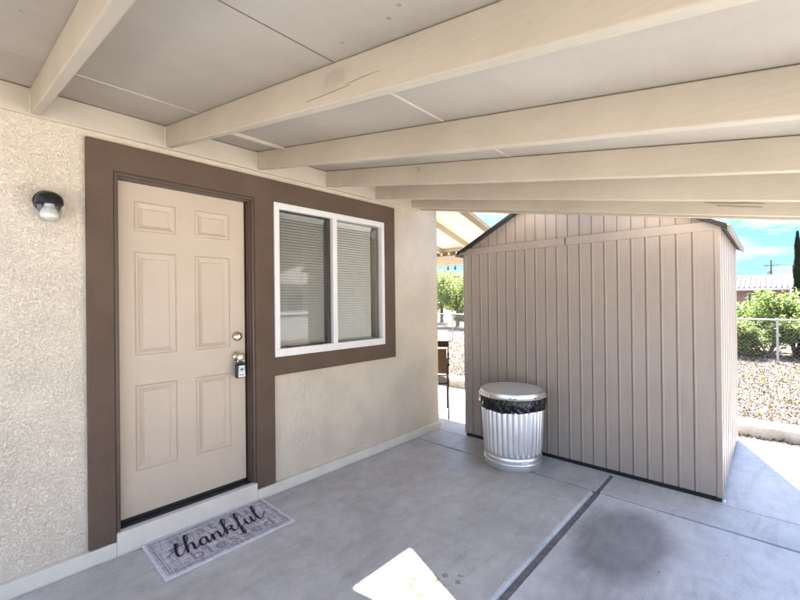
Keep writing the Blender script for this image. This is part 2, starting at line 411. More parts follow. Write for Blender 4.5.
vs = scene.view_settings; vs.view_transform = 'Standard'; vs.look = 'None'; vs.gamma = 1; vs.use_curve_mapping = False; vs.exposure = 3.48
scene.cycles.max_bounces = 12; scene.cycles.diffuse_bounces = 8; scene.cycles.transparent_max_bounces = 12
scene.cycles.sample_clamp_indirect = 6; scene.cycles.caustics_reflective = False; scene.cycles.use_denoising = True

# ------------------------------------------------------------------ ground & paving
GZ = -.05
mb = MB(); mb.add([(-250, -250, GZ), (400, -250, GZ), (400, 300, GZ), (-250, 300, GZ)], [(0, 1, 2, 3)])
tag(build(mb, 'ground', 'gravel'), kind='structure')
mb = MB(); mb.add([(5.95, -120, GZ + .004), (300, -120, GZ + .004), (300, 160, GZ + .004), (5.95, 160, GZ + .004)], [(0, 1, 2, 3)])
tag(build(mb, 'yard', 'dirt'), kind='structure')
def slab(name, x0, x1, y0, y1, z, mat, bv=.008):
    mb = MB(); mb.box(x0, x1, y0, y1, -.15, z); o = build(mb, name, mat, bevel=bv, seg=3); return tag(o, kind='structure')
slab('patio_slab', -3.5, 3.194, .992, 2.756, .002, 'slab_a', .024)
slab('patio_slab', -3.5, 3.194, -2.4, .951, -.006, 'slab_b', .006)
slab('patio_slab', 3.204, 3.568, .985, 2.756, .0, 'slab_c', .006)
slab('patio_slab', 3.204, 3.568, -2.4, .955, .0, 'slab_c', .006)
slab('pavement', 3.576, 5.43, -2.4, 8.2, -.001, 'slab_d', .006)
mb = MB(); mb.box(-3.5, 3.194, .948, .999, -.12, -.017)
tag(build(mb, 'joint_strip', 'joint'), kind='structure')
mb = MB(); mb.box(3.19, 3.208, -2.4, 2.756, -.12, -.012); mb.box(3.2085, 3.5655, .95, .99, -.12, -.012); mb.box(3.566, 3.578, -2.4, 2.79, -.12, -.01)
tag(build(mb, 'joint_strip', 'joint'), kind='structure')

# raised kerb beyond the walk, with a chipped edge
mb = MB(); n = 60; y0, y1 = -7., 9.
prev = None
for i in range(n + 1):
    y = y0 + (y1 - y0) * i / n; j = rnd.uniform(-.012, .012); k = rnd.uniform(-.008, .008)
    ring = [(5.70 + j, y, -.1), (5.70 + j, y, .065 + k), (5.725 + j, y, .085 + k), (5.935, y, .09), (5.95, y, .07), (5.95, y, -.1)]
    o = len(mb.v); mb.v += ring
    if prev is not None:
        for q in range(5): mb.f.append((prev + q, prev + q + 1, o + q + 1, o + q))
    prev = o
tag(build(mb, 'kerb', 'kerb', smooth=False), kind='structure')

def rock(mb, x, y, z, s):
    a = rnd.uniform(0, 6.28); pts = []
    for k in range(5):
        t = a + 2 * pi * k / 5; rr = s * rnd.uniform(.7, 1.15); pts.append((x + rr * cos(t), y + rr * sin(t) * .85, z + rnd.uniform(-.2, .15) * s))
    o = len(mb.v); mb.v += pts + [(x + rnd.uniform(-.3, .3) * s, y + rnd.uniform(-.3, .3) * s, z + s * rnd.uniform(.5, .85)), (x, y, z - s * .5)]
    for k in range(5): mb.f.append((o + k, o + (k + 1) % 5, o + 5)); mb.f.append((o + (k + 1) % 5, o + k, o + 6))
mb = MB()
for i in range(2600): rock(mb, rnd.uniform(5.44, 5.70), rnd.uniform(-1.6, 3.6), GZ + rnd.uniform(0, .012), rnd.uniform(.010, .026))
for i in range(34000):
    t = rnd.random() ** 1.5; x = 5.95 + t * 7.5; y = rnd.uniform(-1.2 - t * 1.5, 1. + t * .5) if rnd.random() < .62 else rnd.uniform(2.6 + t * 2.2, 5.2 + t * 5.5)
    rock(mb, x, y, GZ + rnd.uniform(-.004, .012), rnd.uniform(.012, .034))
o = build(mb, 'gravel', 'stone'); tag(o, kind='stuff')

def blades(mb, x, y, z, h, n, s=.01):
    for _ in range(n):
        a = rnd.uniform(0, 6.28); d = rnd.uniform(.1, .6) * h; w_ = s * rnd.uniform(.5, 1.)
        p = Vector((x + rnd.uniform(-.02, .02), y + rnd.uniform(-.02, .02), z)); q = p + Vector((cos(a) * d, sin(a) * d, h * rnd.uniform(.6, 1.)))
        u = Vector((-sin(a), cos(a), 0)) * w_
        mid = (p + q) / 2 + Vector((0, 0, h * .15))
        mb.add([p - u, p + u, mid + u, mid - u, q], [(0, 1, 2, 3), (3, 2, 4)])
mb = MB()
for i in range(90): blades(mb, rnd.choice((5.46, 5.66, 5.68)) + rnd.uniform(-.02, .02), rnd.uniform(-1.2, 3.4), GZ, rnd.uniform(.03, .07), 7, .006)
for i in range(260):
    x = rnd.uniform(6.2, 12); blades(mb, x, rnd.uniform(-1.6, 1.2) if i % 2 else rnd.uniform(3, 9), GZ, rnd.uniform(.04, .10), 7, .009)
tag(build(mb, 'weeds', 'leaf_w'), kind='stuff')

mb = MB()
for i in range(340):
    k = rnd.random()
    if k < .35: x, y = rnd.uniform(.2, 3.5), 2.752 - abs(rnd.gauss(0, .03))
    elif k < .6: x, y = rnd.uniform(1.2, 3.15), rnd.gauss(.972, .02)
    elif k < .8: x, y = 3.585 - abs(rnd.gauss(0, .03)), rnd.uniform(0., 2.4)
    else: x, y = rnd.uniform(1.2, 3.4), rnd.uniform(-.2, 2.7)
    s_ = rnd.uniform(.0015, .0045); a = rnd.uniform(0, 6.28); zz_ = .004
    p = [(x + s_ * q * cos(a + t), y + s_ * q * sin(a + t), zz_ + rnd.uniform(0, .002)) for t, q in ((0, 1.3), (1.7, .7), (3.2, 1.1), (4.6, .8))]
    mb.add(p + [(x, y, zz_ + s_ * .8)], [(0, 1, 4), (1, 2, 4), (2, 3, 4), (3, 0, 4), (3, 2, 1, 0)])
tag(build(mb, 'debris', m_plain('dry_litter', (.12, .085, .055), .9, var=.4, vs=50)), kind='stuff')

# ------------------------------------------------------------------ the house
YW, YT, YD = 2.80, 2.770, 2.85       # stucco face, trim face, door face
house = empty('house', (1.5, 2.8, 0), 'cream stucco house with brown framed door and sliding window', 'house')
DX0, DX1, DZ0, DZ1 = .586, 1.368, .14, 2.192
OX0, OX1, OZ1 = .556, 1.412, 2.222     # door opening in the trim
WX0, WX1, WZ0, WZ1 = 1.566, 2.752, 1.028, 2.222
BX1, BX0 = 3.632, -3.6
# front wall around the two openings
mb = MB(); y0, y1 = YW, YW + .16; ZT = 2.62
mb.box(BX0, OX0, y0, y1, 0, ZT); mb.box(OX0, OX1, y0, y1, OZ1, ZT); mb.box(OX1, WX0, y0, y1, 0, ZT)
mb.box(WX0, WX1, y0, y1, WZ1, ZT); mb.box(WX0, WX1, y0, y1, 0, WZ0); mb.box(WX1, BX1, y0, y1, 0, ZT)
mb2 = MB()
def weld(mb):  # merged grid so no inner faces show
    return mb
build(mb, 'wall', 'stucco', house)
mb = MB(); mb.box(BX1 - .16, BX1, y1, 9.2, 0, ZT); build(mb, 'wall', 'stucco', house)
mb = MB(); mb.box(BX0, BX0 + .16, y1, 9.2, 0, ZT); build(mb, 'wall', 'stucco', house)
mb = MB(); mb.box(BX0, BX1, 9.2, 9.36, 0, ZT); build(mb, 'wall', 'stucco', house)
# roof: two slopes, ridge along the front wall
mb = MB()
mb.prism([(BX0 - .45, 2.43, 2.66), (BX0 - .45, 6.0, 3.37), (BX0 - .45, 9.75, 2.62), (BX0 - .45, 9.75, 2.72), (BX0 - .45, 6.0, 3.47), (BX0 - .45, 2.43, 2.76)], (8.15, 0, 0))
mb.prism([(BX1 + .47, 2.43, 2.66), (BX1 + .47, 3.5, 2.87), (BX1 + .47, 3.5, 2.97), (BX1 + .47, 2.43, 2.76)], (1.55, 0, 0))  # unseen overhang added past the corner to block stray sun on the slab
build(mb, 'roof', 'shingle', house)
# stem wall (the painted band along the foot)
mb = MB()
mb.box(BX0, OX0 - .0, 2.762, 2.80, -.05, .078); mb.box(OX0, OX1 - .0, 2.757, 2.91, -.05, .128)
mb.box(OX1, BX1 + .004, 2.762, 2.80, -.05, .074)
build(mb, 'stem_wall', 'curb', house, bevel=.006)
# brown trim: one band round door and window
mb = MB(); yb = YW + .0
TL, TR_, TT, TB = .428, 2.905, 2.386, .888
def tb(x0, x1, z0, z1): mb.box(x0, x1, YT, YW + .002, z0, z1)
me_pts = [(TL, .083), (OX0, .083), (OX0, OZ1), (OX1, OZ1), (OX1, .078), (1.556, .078), (1.560, TB), (TR_, TB), (TR_, TT), (TL, TT)]
# polygon with the window hole, built from a grid
xs = [TL, OX0, OX1, WX0, WX1, TR_]; zs = [.08, TB, WZ0, WZ1, TT]
cells = set()
for i in range(5):
    for j in range(4):
        c = None
        if i in (0, 2): c = True
        if i == 1: c = (j == 3)
        if i == 3: c = (j in (1, 3))
        if i == 4: c = (j >= 1)
        if c: cells.add((i, j))
bm = bmesh.new(); vm = {}
def gv(i, j, y):
    k = (i, j, y)
    if k not in vm: vm[k] = bm.verts.new((xs[i] - 1.5, y - 2.8, zs[j]))
    return vm[k]
for (i, j) in cells:
    q = [(i, j), (i + 1, j), (i + 1, j + 1), (i, j + 1)]
    bm.faces.new([gv(a, b_, YT) for a, b_ in q]); bm.faces.new([gv(a, b_, YW + .001) for a, b_ in reversed(q)])
    for (a, b_), nb in (((0, 1), (i, j - 1)), ((1, 2), (i + 1, j)), ((2, 3), (i, j + 1)), ((3, 0), (i - 1, j))):
        if nb not in cells:
            A, B = q[a], q[b_]; bm.faces.new([gv(*A, YT), gv(*A, YW + .001), gv(*B, YW + .001), gv(*B, YT)])
bmesh.ops.recalc_face_normals(bm, faces=bm.faces)
me = bpy.data.meshes.new('trim'); bm.to_mesh(me); bm.free(); me.materials.append(M['trim'])
o = bpy.data.objects.new('trim', me); COL.objects.link(o); o.parent = house
bv = o.modifiers.new('bevel', 'BEVEL'); bv.width = .007; bv.segments = 3; bv.limit_method = 'ANGLE'; bv.angle_limit = R(40)

# door with frame
mb = MB()                                     # stepped brown jambs + brickmould
def frame(mb, x0, x1, z1, wdt, ya, yb, z0=.128):
    mb.box(x0, x0 + wdt, ya, yb, z0, z1 - wdt); mb.box(x1 - wdt, x1, ya, yb, z0, z1 - wdt); mb.box(x0, x1, ya, yb, z1 - wdt, z1)
frame(mb, OX0 + .001, OX1 - .001, OZ1 - .001, .018, 2.778, 2.80)
frame(mb, OX0 + .001, OX1 - .001, OZ1 - .001, .026, 2.80, 2.835)
frame(mb, OX0 + .001, OX1 - .001, OZ1 - .001, .030, 2.835, 2.91)
df = build(mb, 'door_frame', 'jamb', house, bevel=.003)
mb = MB(); mb.box(OX0 + .03, OX1 - .03, 2.80, 2.92, .1285, .137); build(mb, 'threshold', 'dark', df, bevel=.002)
mb = MB(); mb.box(DX0 - .004, DX1 + .018, 2.893, 2.94, .10, 2.20); build(mb, 'weatherstrip', 'dark', df)
# door slab: grid with recessed moulded panels
def door_mesh(x0, x1, z0, z1, yf):
    W = x1 - x0; Hh = z1 - z0
    px = [(.11 * W, .412 * W), (.56 * W, .862 * W)]
    pz = [(.130 * Hh, .389 * Hh), (.479 * Hh, .794 * Hh), (.856 * Hh, .947 * Hh)]
    prof = [(0, 0), (.003, .0035), (.008, -.0025), (.016, -.003), (.026, .002), (.038, .0085), (.043, .009), (.0455, .0035), (.050, .003)]  # inset -> depth
    cx = [0] + [a for p in px for a in p] + [W]; cz = [0] + [a for p in pz for a in p] + [Hh]
    mb = MB()
    for i in range(len(cx) - 1):
        for j in range(len(cz) - 1):
            if i in (1, 3) and j in (1, 3, 5):
                a0, a1, b0, b1 = cx[i], cx[i + 1], cz[j], cz[j + 1]; prev = None
                for ins, dp in prof:
                    o = len(mb.v)
                    for (xx, zz) in ((a0 + ins, b0 + ins), (a1 - ins, b0 + ins), (a1 - ins, b1 - ins), (a0 + ins, b1 - ins)): mb.v.append((x0 + xx, yf + dp, z0 + zz))
                    if prev is not None:
                        for q in range(4): mb.f.append((prev + q, prev + (q + 1) % 4, o + (q + 1) % 4, o + q))
                    prev = o
                mb.f.append((prev, prev + 1, prev + 2, prev + 3))
            else:
                mb.add([(x0 + cx[i], yf, z0 + cz[j]), (x0 + cx[i + 1], yf, z0 + cz[j]), (x0 + cx[i + 1], yf, z0 + cz[j + 1]), (x0 + cx[i], yf, z0 + cz[j + 1])], [(0, 1, 2, 3)])
    t = .04
    mb.add([(x0, yf, z0), (x1, yf, z0), (x1, yf, z1), (x0, yf, z1), (x0, yf + t, z0), (x1, yf + t, z0), (x1, yf + t, z1), (x0, yf + t, z1)],
           [(0, 4, 5, 1), (1, 5, 6, 2), (2, 6, 7, 3), (3, 7, 4, 0), (4, 7, 6, 5)])
    return mb
dmb = door_mesh(DX0, DX1, DZ0 + .018, DZ1, YD)
bm = bmesh.new(); me = bpy.data.meshes.new('door'); me.from_pydata([(x - 1.5, y - 2.8, z) for x, y, z in dmb.v], [], dmb.f)
bm.from_mesh(me); bmesh.ops.remove_doubles(bm, verts=bm.verts, dist=1e-5); bmesh.ops.recalc_face_normals(bm, faces=bm.faces); bm.to_mesh(me); bm.free()
me.materials.append(M['door']); door = bpy.data.objects.new('door', me); COL.objects.link(door); door.parent = house
mb = MB(); mb.box(DX0 + .002, DX1 - .002, YD + .004, YD + .038, DZ0 - .002, DZ0 + .019); build(mb, 'sweep', 'dark', door)
KX = 1.308
mb = MB(); mb.lathe([(.0, -.034), (.010, -.034), (.0105, -.028), (.022, -.026), (.030, -.020), (.033, -.006), (.034, 0.)], (KX, YD, 1.205), 32, axis='y')
mb.box(KX - .003, KX + .003, YD - .0355, YD - .03, 1.197, 1.213)
build(mb, 'deadbolt', 'brass', door, smooth=True)
mb = MB(); mb.lathe([(.033, 0.), (.032, -.008), (.018, -.013), (.013, -.018), (.013, -.034), (.022, -.040), (.028, -.048), (.029, -.057), (.024, -.066), (.012, -.070), (.0, -.0705)], (KX, YD, 1.06), 32, axis='y')
build(mb, 'knob', 'brass', door, smooth=True)
# window
win = build(MB().box(WX0 + .004, WX1 - .004, 2.84, 2.86, WZ0, WZ0 + .004), 'window', 'white', house)
def rect_frame(mb, x0, x1, z0, z1, wl, wr, wb, wt, ya, yb):
    mb.box(x0, x0 + wl, ya, yb, z0 + wb, z1 - wt); mb.box(x1 - wr, x1, ya, yb, z0 + wb, z1 - wt)
    mb.box(x0, x1, ya, yb, z0, z0 + wb); mb.box(x0, x1, ya, yb, z1 - wt, z1)
mb = MB(); rect_frame(mb, WX0 + .002, WX1 - .002, WZ0 + .002, WZ1 - .002, .044, .038, .062, .048, 2.765, 2.835)
build(mb, 'window_frame', 'white', win, bevel=.003)
MX = 2.125
mb = MB(); mb.box(MX - .002, MX + .046, 2.7665, 2.8335, WZ0 + .064, WZ1 - .050); build(mb, 'mullion', 'white', win, bevel=.003)
mb = MB(); rect_frame(mb, WX0 + .047, MX - .003, WZ0 + .065, WZ1 - .051, .008, .020, .010, .010, 2.803, 2.830)
build(mb, 'sash', m_plain('dark_sash', (.05, .05, .048), .5), win, bevel=.001)
mb = MB(); mb.box(WX0 + .050, MX - .022, 2.806, 2.8065, WZ0 + .075, WZ1 - .061); build(mb, 'screen', 'screen', win)
for cx, cz in ((WX0 + .13, WZ1 - .060), (MX - .11, WZ1 - .060), (WX0 + .13, WZ0 + .072), (MX - .11, WZ0 + .072)): 
    mb = MB(); mb.box(cx - .011, cx + .011, 2.794, 2.8025, cz - .007, cz + .007); build(mb, 'clip', 'black', win, bevel=.001)
mb = MB(); rect_frame(mb, MX + .047, WX1 - .041, WZ0 + .065, WZ1 - .051, .006, .010, .008, .006, 2.808, 2.830)
build(mb, 'sash', m_plain('grey_bead', (.25, .25, .24), .5), win, bevel=.001)
for (a, b_, yy) in ((WX0 + .048, MX - .004, 2.80), (MX + .048, WX1 - .042, 2.812)):
    mb = MB(); mb.box(a, b_, yy, yy + .003, WZ0 + .064, WZ1 - .05); build(mb, 'pane', 'glass', win)
for (a, b_) in ((WX0 + .055, MX - .03), (MX + .052, WX1 - .098)):
    mb = MB(); z = WZ0 + .095; pitch = .0229
    while z < WZ1 - .07:
        th = .46 + rnd.uniform(-.03, .03); hw = .0125
        n = 10; dz = [0] * (n + 1)
        row = []
        for i in range(n + 1):
            x = a + (b_ - a) * i / n; s_ = .0008 * sin(i * 1.7 + z * 40)
            for sgn in (-1, 0, 1):
                row.append((x, 2.866 + sgn * hw * cos(.98), z + s_ + sgn * hw * sin(.98) + (.0015 if sgn == 0 else 0)))
        o = len(mb.v); mb.v += row
        for i in range(n):
            for k in (0, 1): q = o + i * 3 + k; mb.f.append((q, q + 3, q + 4, q + 1))
        z += pitch
    mb.box(a, b_, 2.852, 2.88, WZ1 - .080, WZ1 - .050); mb.box(a, b_, 2.857, 2.875, WZ0 + .066, WZ0 + .082)
    for fx in (.12, .5, .88): mb.box(a + (b_ - a) * fx - .0008, a + (b_ - a) * fx + .0008, 2.857, 2.8585, WZ0 + .07, WZ1 - .05)
    build(mb, 'blinds', 'blind', win)
# dim room behind the blinds (closed box)
mb = MB(); mb.box(WX0 - .1, WX1 + .1, 3.3, 3.32, .6, 2.5); build(mb, 'room_wall', m_plain('room_wall', (.25, .24, .22), .9), house)

# ------------------------------------------------------------------ patio cover
S = .185; ZB = 2.432; YL = 2.768
cover = empty('patio_cover', (1.5, 2.768, 2.4), 'cream painted patio roof with sloping rafters above the door', 'patio cover')
def zb(y, dz=0): return ZB - S * (YL - y) + dz
YE = -.42; XE = 3.337
mb = MB(); mb.box(-.46, 3.296, YL, YW - .0005, ZB - .004, ZB + .132); build(mb, 'ledger', 'ledger', cover, bevel=.004)
mb = MB()
xs_ = [-.40, .205, .826, 1.432, 2.05, 2.632, 3.152]; TH = .038
def rafter(x, th, name='rafter', mat='rafter', dep=.132, yend=YE, ystart=YL - .001, dz=0):
    mb = MB(); n = 26; prev = None; ph = rnd.uniform(0, 6)
    for i in range(n + 1):
        y = ystart + (yend - ystart) * i / n
        wb_ = .0022 * sin(ph + y * 1.7) + rnd.uniform(-.0009, .0009); wx = .003 * sin(ph * 2 + y * 1.1)
        ring = [(x + wx, y, zb(y, dz) + wb_), (x + wx + th, y, zb(y, dz) + wb_), (x + wx + th, y, zb(y, dz) + dep), (x + wx, y, zb(y, dz) + dep)]
        o = len(mb.v); mb.v += ring
        if prev is not None:
            for q in range(4): mb.f.append((prev + q, prev + (q + 1) % 4, o + (q + 1) % 4, o + q))
        else: mb.f.append((o, o + 1, o + 2, o + 3))
        prev = o
    mb.f.append((prev + 3, prev + 2, prev + 1, prev))
    return build(mb, name, mat, cover, bevel=.005, seg=2)
rs = [rafter(x, TH) for x in xs_]
rafter(3.296, .040, 'rake_board', dz=-.002, dep=.14)
# ceiling sheets: 1.22 m wide strips running along the wall
mb = MB(); DZ = .135
def sheet(ya, yb, x0=-.46, x1=XE):
    mb = MB(); q = [(x0, ya, zb(ya, DZ)), (x1, ya, zb(ya, DZ)), (x1, yb, zb(yb, DZ)), (x0, yb, zb(yb, DZ))]
    mb.prism(q, (0, 0, .014)); build(mb, 'ceiling_panel', 'ply', cover)
sheet(2.795, 2.236); sheet(2.232, 1.062); sheet(1.058, -.158); sheet(-.162, YE - .03)
mb = MB(); mb.prism([(-.49, 2.80, zb(2.80, DZ + .018)), (XE + .03, 2.80, zb(2.80, DZ + .018)), (XE + .03, YE - .05, zb(YE - .05, DZ + .018)), (-.49, YE - .05, zb(YE - .05, DZ + .018))], (0, 0, .02))
build(mb, 'roofing', 'shingle', cover)
def seam(x0, x1, y, wdt, mat, t=.003):
    mb = MB(); q = [(x0, y, zb(y, DZ - t)), (x1, y, zb(y, DZ - t)), (x1, y - wdt, zb(y - wdt, DZ - t)), (x0, y - wdt, zb(y - wdt, DZ - t))]
    mb.prism(q, (0, 0, t - .0005)); build(mb, 'seam', mat, cover)
seam(.245, .824, 2.240, .011, 'caulk'); seam(.245, .824, 1.063, .004, 'crack', .0015); seam(.866, 1.43, 1.066, .010, 'caulk')
seam(1.472, 2.048, 1.065, .007, 'caulk'); seam(2.09, 2.63, 1.064, .004, 'caulk')
# blocking strips
def block(x0, x1, y, wdt=.035, dep=.022):
    mb = MB(); q = [(x0, y, zb(y, DZ - dep)), (x1, y, zb(y, DZ - dep)), (x1, y - wdt, zb(y - wdt, DZ - dep)), (x0, y - wdt, zb(y - wdt, DZ - dep))]
    mb.prism(q, (0, 0, dep - .001)); build(mb, 'blocking', 'ledger', cover, bevel=.002)
block(.866, 1.43, 2.41); block(2.672, 3.15, 2.43, .05, .045)
# long checks in the second rafter and a split in the next
def crack(rf, x, pts, wdt):
    mb = MB(); up = []; dn = []
    for i, (y, dz) in enumerate(pts):
        k = wdt * sin(pi * i / (len(pts) - 1)) + .0004
        up.append((x - .0016, y, zb(y, dz + k))); dn.append((x - .0016, y, zb(y, dz - k)))
    o = 0; mb.v += up + dn; n = len(up)
    mb.v += [(a + .004, b_, c) for a, b_, c in up + dn]
    for i in range(n - 1):
        mb.f.append((i, i + 1, n + i + 1, n + i)); mb.f.append((2 * n + i, 3 * n + i, 3 * n + i + 1, 2 * n + i + 1))
        mb.f.append((i, 2 * n + i, 2 * n + i + 1, i + 1)); mb.f.append((n + i, n + i + 1, 3 * n + i + 1, 3 * n + i))
    build(mb, 'crack', 'crack', rf)
crack(rs[2], .826 - .002, [(1.22, .026), (1.17, .029), (1.10, .033), (1.02, .039), (.97, .042)], .0006)
crack(rs[2], .826 - .002, [(1.0, .047), (.96, .050), (.90, .055), (.84, .058)], .0007)
#crack(rs[2], .826 - .002, [(.84, .062), (.7, .064), (.55, .072), (.42, .074)], .00015)
crack(rs[6], 3.152 - .002, [(.30, .075), (.2, .072), (.1, .074), (.02, .070)], .0016)
crack(rs[6], 3.152 - .002, [(.24, .056), (.14, .052), (.03, .050)], .0011)
crack(rs[4], 2.05 - .002, [(1.75, .118), (1.72, .10), (1.73, .085)], .0012)
# caulk beads where the rafters meet the ledger
for rf, x in zip(rs, xs_):
    mb = MB(); mb.tube([(x - .001 + rnd.uniform(-.001, .001), YL - .002, ZB + .004 + .0125 * k) for k in range(11)], [rnd.uniform(.0025, .0055) for k in range(11)], 6); build(mb, 'caulk_bead', 'caulk', rf, smooth=True)
# posts, out at the low edge
for px in (-.40, 3.24):
    mb = MB(); mb.box(px, px + .09, YE + .02, YE + .11, -.005, zb(YE + .02, -.003)); build(mb, 'post', 'post', cover, bevel=.004)
mb = MB(); mb.box(-.46, XE, YE - .04, YE - .001, zb(YE) - .02, zb(YE) + .15); build(mb, 'fascia', 'ledger', cover, bevel=.004)

# ------------------------------------------------------------------ back patio cover (beyond the corner)
bc = empty('patio_cover', (4.6, 4.5, 0), 'sunlit cream patio roof behind the house past the wall corner', 'patio cover')
S2 = .29; XB = 5.60
def z2(x, dz=0): return 2.285 + S2 * (XB - x) + dz
mb = MB(); mb.box(XB, XB + .12, 3.0, 8.6, 2.055, 2.225); build(mb, 'beam', 'rafter', bc, bevel=.004)
mb = MB(); mb.box(XB + .03, XB + .07, 3.0, 8.6, 2.226, 2.30); build(mb, 'frieze_gap', m_plain('frieze_gap_dark', (.22, .16, .10), .8), bc)  # frieze strip, coloured dark for the shadow gap above the beam
for i in range(9):
    y = 3.03 + .61 * i; mb = MB()
    mb.prism([(3.64, y, z2(3.64)), (XB + .28, y, z2(XB + .28)), (XB + .28, y, z2(XB + .28, .09)), (3.64, y, z2(3.64, .09))], (0, .04, 0)); build(mb, 'rafter', 'rafter', bc, bevel=.003)
mb = MB(); mb.prism([(3.64, 3.0, z2(3.64, .092)), (XB + .32, 3.0, z2(XB + .32, .092)), (XB + .32, 3.0, z2(XB + .32, .115)), (3.64, 3.0, z2(3.64, .115))], (0, 5.7, 0)); build(mb, 'ceiling_panel', m_plain('cream_deck', (.66, .58, .44), .7, var=.06), bc)
for y in (3.02, 8.4):
    if y > 4: mb = MB(); mb.box(XB + .01, XB + .11, y, y + .1, -.05, 2.055); build(mb, 'post', 'post', bc, bevel=.004)
sl_ = empty('string_lights', (XB - .02, 4.3, 2.2), 'string of round pale bulbs hung along the back patio beam', 'string lights')
mb = MB(); pts = []
for i in range(60): 
    y = 3.1 + i * .08; pts.append((XB - .02, y, 2.262 - .006 * abs(sin(i * .9))))
mb.tube(pts, .003, 5); build(mb, 'cord', 'cable', sl_)
for i in range(16):
    y = 3.55 + i * .16
    mb = MB(); mb.lathe([(.001, -.022), (.014, -.017), (.021, 0.), (.017, .013), (.008, .022)], (XB - .035, y, 2.252), 12, cap1=True); build(mb, 'bulb', 'bulb', sl_, smooth=True)
sl2 = empty('string_lights', (XB + .06, 4.3, 2.05), 'dark drop bulbs hanging beneath the back patio beam against the sky', 'string lights')
mb = MB(); mb.tube([(XB + .06, 3.1 + i * .1, 2.052 - .002 * (i % 2)) for i in range(45)], .0025, 5); build(mb, 'cord', 'cable', sl2)
for i, y in enumerate((3.74, 3.97, 4.12, 4.4, 4.7)):
    mb = MB(); mb.lathe([(.001, -.030), (.016, -.022), (.024, 0.), (.014, .020), (.009, .034), (.009, .05)], (XB + .06, y, 2.0), 12, cap1=True); build(mb, 'bulb', m_glass('smoked_bulb', .1, (.35, .38, .36)) if i == 0 else bpy.data.materials['smoked_bulb'], sl2, smooth=True)

# ------------------------------------------------------------------ shed
SX0, SX1, SY0, SY1 = 3.600, 5.315, .262, 2.412
shed = empty('shed', (4.45, 1.34, 0), 'taupe ribbed garden shed with gable roof standing on the patio edge', 'shed')
PK = (SY0 + SY1) / 2; ZE = 1.955; RS = .515
def ribbed(a0, a1, first, pitch, z_of, zbot, horiz, face, sgn, depth=.05):
    """vertical ribbed panel. horiz(t, d) -> (x, y) for position t along wall and outward offset d"""
    prof = [(a0, 0.)]; t = first
    while t < a1 - .03:
        if t > a0 + .02: prof += [(t - .0065, 0.), (t - .0055, -.008), (t + .0005, -.008), (t + .0025, .004), (t + .012, .004), (t + .0145, 0.)]
        t += pitch
    prof.append((a1, 0.))
    mb = MB(); n = len(prof)
    for t, d in prof:
        x, y = horiz(t, d); mb.v.append((x, y, zbot)); mb.v.append((x, y, z_of(t)))
    for i in range(n - 1): mb.f.append((2 * i, 2 * i + 2, 2 * i + 3, 2 * i + 1))
    o = len(mb.v)
    for t, d in (prof[0], prof[-1]):
        x, y = horiz(t, -depth); mb.v.append((x, y, zbot)); mb.v.append((x, y, z_of(t)))
    mb.f += [(o, 0, 1, o + 1), (2 * n - 2, o + 2, o + 3, 2 * n - 1)]
    return mb
P1 = .0998
fh = lambda t, d: (SX0 - d, SY1 - (t - 0.))
front = ribbed(0.03, SY1 - SY0 - .03, .098, P1, lambda t: 1.932, .034, lambda t, d: (SX0 - d, SY1 - t), 0, 0)
build(front, 'wall', 'shed', shed)
gable = ribbed(.004, SY1 - SY0 - .004, .098, P1, lambda t: ZE + .045 + RS * (PK - SY0 - abs(t - (PK - SY0))) - .035, 1.995, lambda t, d: (SX0 + .012 - d, SY1 - t), 0, 0)
build(gable, 'gable', 'shed', shed)
mb = MB(); mb.box(SX0 - .007, SX0 + .03, SY0 + .004, PK - .004, 1.930, 1.999); mb.box(SX0 - .007, SX0 + .03, PK + .004, SY1 - .004, 1.930, 1.999); build(mb, 'header_band', 'shed', shed, bevel=.004)
back = ribbed(.03, SY1 - SY0 - .03, .098, P1, lambda t: 1.93, .05, lambda t, d: (SX1 + d, SY1 - t), 0, 0); build(back, 'wall', 'shed', shed)
gb = MB(); gb.prism([(SX1 - .03, SY0 + .01, 1.931), (SX1 - .03, SY1 - .01, 1.931), (SX1 - .03, PK, ZE + RS * (PK - SY0) - .03)], (.025, 0, 0)); build(gb, 'gable', 'shed', shed)
for (yy, sg) in ((SY0, -1), (SY1, 1)):
    sd = ribbed(.03, SX1 - SX0 - .03, .14, .205, lambda t: ZE + .0, .034, lambda t, d, yy=yy, sg=sg: (SX0 + t, yy + sg * d), 0, 0); build(sd, 'wall', 'shed', shed)
for (cx, cy) in ((SX0, SY0), (SX0, SY1), (SX1, SY0), (SX1, SY1)):
    sx = 1 if cx == SX0 else -1; sy = 1 if cy == SY0 else -1
    mb = MB(); x0, x1 = sorted((cx - sx * .006, cx + sx * .032)); y0_, y1_ = sorted((cy - sy * .006, cy + sy * .032))
    mb.box(x0, x1, y0_, y1_, .030, 1.958); build(mb, 'corner_post', 'shed', shed, bevel=.006, seg=3)
mb = MB(); mb.box(SX0 + .006, SX1 - .006, SY0 + .006, SY1 - .006, -.001, .036); build(mb, 'base_frame', 'shed_dark', shed)  # base frame, its black also paints the shadow gap along the foot
def rslab(y_e, y_p, name, mat, x0, x1, dz, th):
    ze = ZE + .005 - RS * .045; zp = ze + RS * abs(y_p - y_e)
    mb = MB(); mb.prism([(x0, y_e, ze + dz), (x0, y_p, zp + dz), (x0, y_p, zp + dz + th), (x0, y_e, ze + dz + th)], (x1 - x0, 0, 0)); return build(mb, name, mat, shed, bevel=.003)
